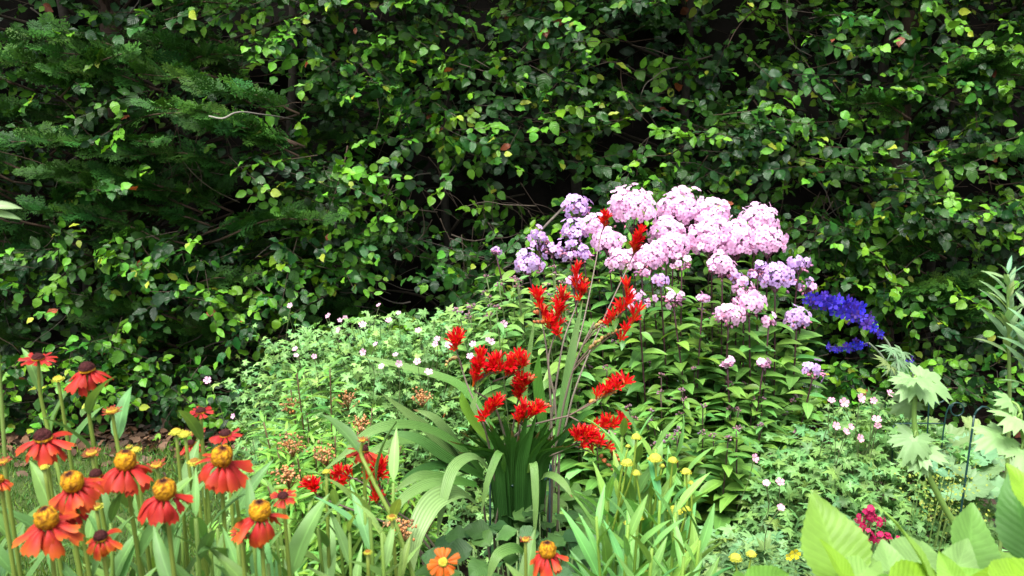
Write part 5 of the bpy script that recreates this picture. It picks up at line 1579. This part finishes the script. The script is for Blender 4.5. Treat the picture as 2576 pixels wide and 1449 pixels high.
# violas, low
vi = thing('viola', (0.55, 1.75, 0), 'small yellow violas flowering low on the soil beside hydrangea leaves', 'viola')
lo_ = np.array(vi.location)
lv = MB()
for (px, py, w) in ((2000, 1393, 15), (1985, 1400, 11)):
    c = at(px, py, 1.7)
    m = MB()
    m.inst(T_GERFLOWER, frames([[0.2, 0.1, 1]], [[0, -1, 0.5]]), c[None], [pxsize(w, py, 1.7)], [(0.75, 0.65, 0.03)], [(0.5, 0.3, 0.02)])
    m.build('flower', M_PALEPETAL, vi, lo_)
for i in range(70):
    t = at(random.uniform(1840, 2090), random.uniform(1360, 1480), random.uniform(1.7, 2.0))
    leafy_stem(lv, smooth([(t[0], t[1], 0), tuple(t)], 4), 7, 0.035, (0.10, 0.2, 0.06), T_WHORL, 0.4, 1, 3)
lv.build('leaves', M_LEAF, vi, lo_)

# primroses and other low round leaves under the crocosmia
def rosette(px, py, Y, n, size, label, tint, name='primrose', tpl=T_ROUND, cat='primrose'):
    c = at(px, py, Y)
    z = max(0.05, c[2])
    root = thing(name, (c[0], c[1], 0), label, cat)
    o = np.array(root.location)
    lv, st = MB(), MB()
    i = np.arange(n)
    ph = i * 2.4
    rad = 0.02 + 0.11 * np.sqrt(i / n)
    P = np.stack([c[0] + rad * np.cos(ph) * 1.1, c[1] + rad * np.sin(ph), z - 0.06 * (i / n) + RNG.normal(0, 0.02, n)], 1)
    d = np.stack([np.cos(ph), np.sin(ph), RNG.uniform(-0.1, 0.5, n)], 1)
    lv.inst(tpl, frames(d, np.array([0, -0.3, 1]) + RNG.normal(0, 0.25, (n, 3))), P, size * RNG.uniform(0.7, 1.15, n), vary(tint, n, 0.2, 0.1))
    for k in range(0, n, 2):
        st.tube([(c[0] + (P[k, 0] - c[0]) * 0.3, c[1] + (P[k, 1] - c[1]) * 0.3, 0), tuple(P[k])], 0.002, (0.12, 0.2, 0.06), 4)
    lv.build('leaves', M_BIGLEAF, root, o); st.build('stems', M_STEM, root, o)


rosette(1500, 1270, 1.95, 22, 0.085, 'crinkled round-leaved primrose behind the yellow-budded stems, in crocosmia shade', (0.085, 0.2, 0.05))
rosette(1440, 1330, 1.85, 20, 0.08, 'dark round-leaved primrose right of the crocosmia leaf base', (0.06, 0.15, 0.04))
rosette(1275, 1370, 1.6, 26, 0.06, 'dark round-leaved plant under the narrow hanging crocosmia blades', (0.05, 0.13, 0.035))  # dark rosette added to darken the foot of the leaf sheaf
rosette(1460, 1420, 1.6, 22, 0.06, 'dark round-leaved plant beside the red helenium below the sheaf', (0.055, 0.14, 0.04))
rosette(1385, 1330, 1.66, 24, 0.06, 'shaded round-leaved plant in front of the hoop leg', (0.05, 0.13, 0.035))  # also added, covering the sheaf's lower half with dark leaves for shade
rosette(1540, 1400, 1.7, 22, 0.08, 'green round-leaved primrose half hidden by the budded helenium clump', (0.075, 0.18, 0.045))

# ------------------------------------------------------------------ wire edging
we = thing('wire_edging', (1.2, 2.3, 0), 'green wire border edging with curled scroll tops behind the geranium', 'wire edging')
wo = np.array(we.location)


def wire(path, Y, r=0.0021, name='rod'):
    m = MB(); m.tube(smooth([at(a, b, Y) for a, b in path], 5), r, (0.01, 0.05, 0.04), 6); m.build(name, M_WIRE, we, wo)


Yw = 2.3
wire([(2390, 1018), (2382, 1035), (2376, 1066), (2365, 1180), (2358, 1320)], Yw)
wire([(2337, 1005), (2334, 1070), (2326, 1180), (2318, 1320)], Yw)
wire([(2250, 1066), (2300, 1065), (2376, 1066)], Yw, name='crossbar')
sc_pts = [(2388 + 19 + math.cos(t) * 19 * (1 - 0.02 * t), 1030 + math.sin(t) * 19 * (1 - 0.02 * t)) for t in np.linspace(PI, 3.3 * PI, 16)]
wire(sc_pts, Yw, name='scroll')
sc_pts = [(2358 + math.cos(t) * 18, 1003 + math.sin(t) * 10) for t in np.linspace(0.1, PI - 0.1, 10)]
wire(sc_pts, Yw, name='scroll')
wire([(2248, 1070), (2244, 1150), (2240, 1290)], Yw)
ws = thing('wire_stake', (1.3, 2.05, 0), 'upright dark green wire stake bent over at its top, behind lady\'s mantle', 'plant stake')
wso = np.array(ws.location)
m = MB()
p0, p1, p2 = at(2452, 1035, 2.05), at(2415, 1300, 2.02), at(2515, 1045, 2.1)
m.tube(smooth([np.array([p1[0] - 0.02, p1[1], 0.0]), p1, p0 - [0, 0, 0.01]], 6), 0.0027, (0.01, 0.05, 0.04), 7)
m.build('rod', M_WIRE, ws, wso)
m = MB()
m.tube(smooth([p0 - [0, 0, 0.01], p0 + [0.006, 0, 0.003], p2], 5), 0.0026, (0.01, 0.05, 0.04), 7)
m.build('bent_top', M_WIRE, ws, wso)
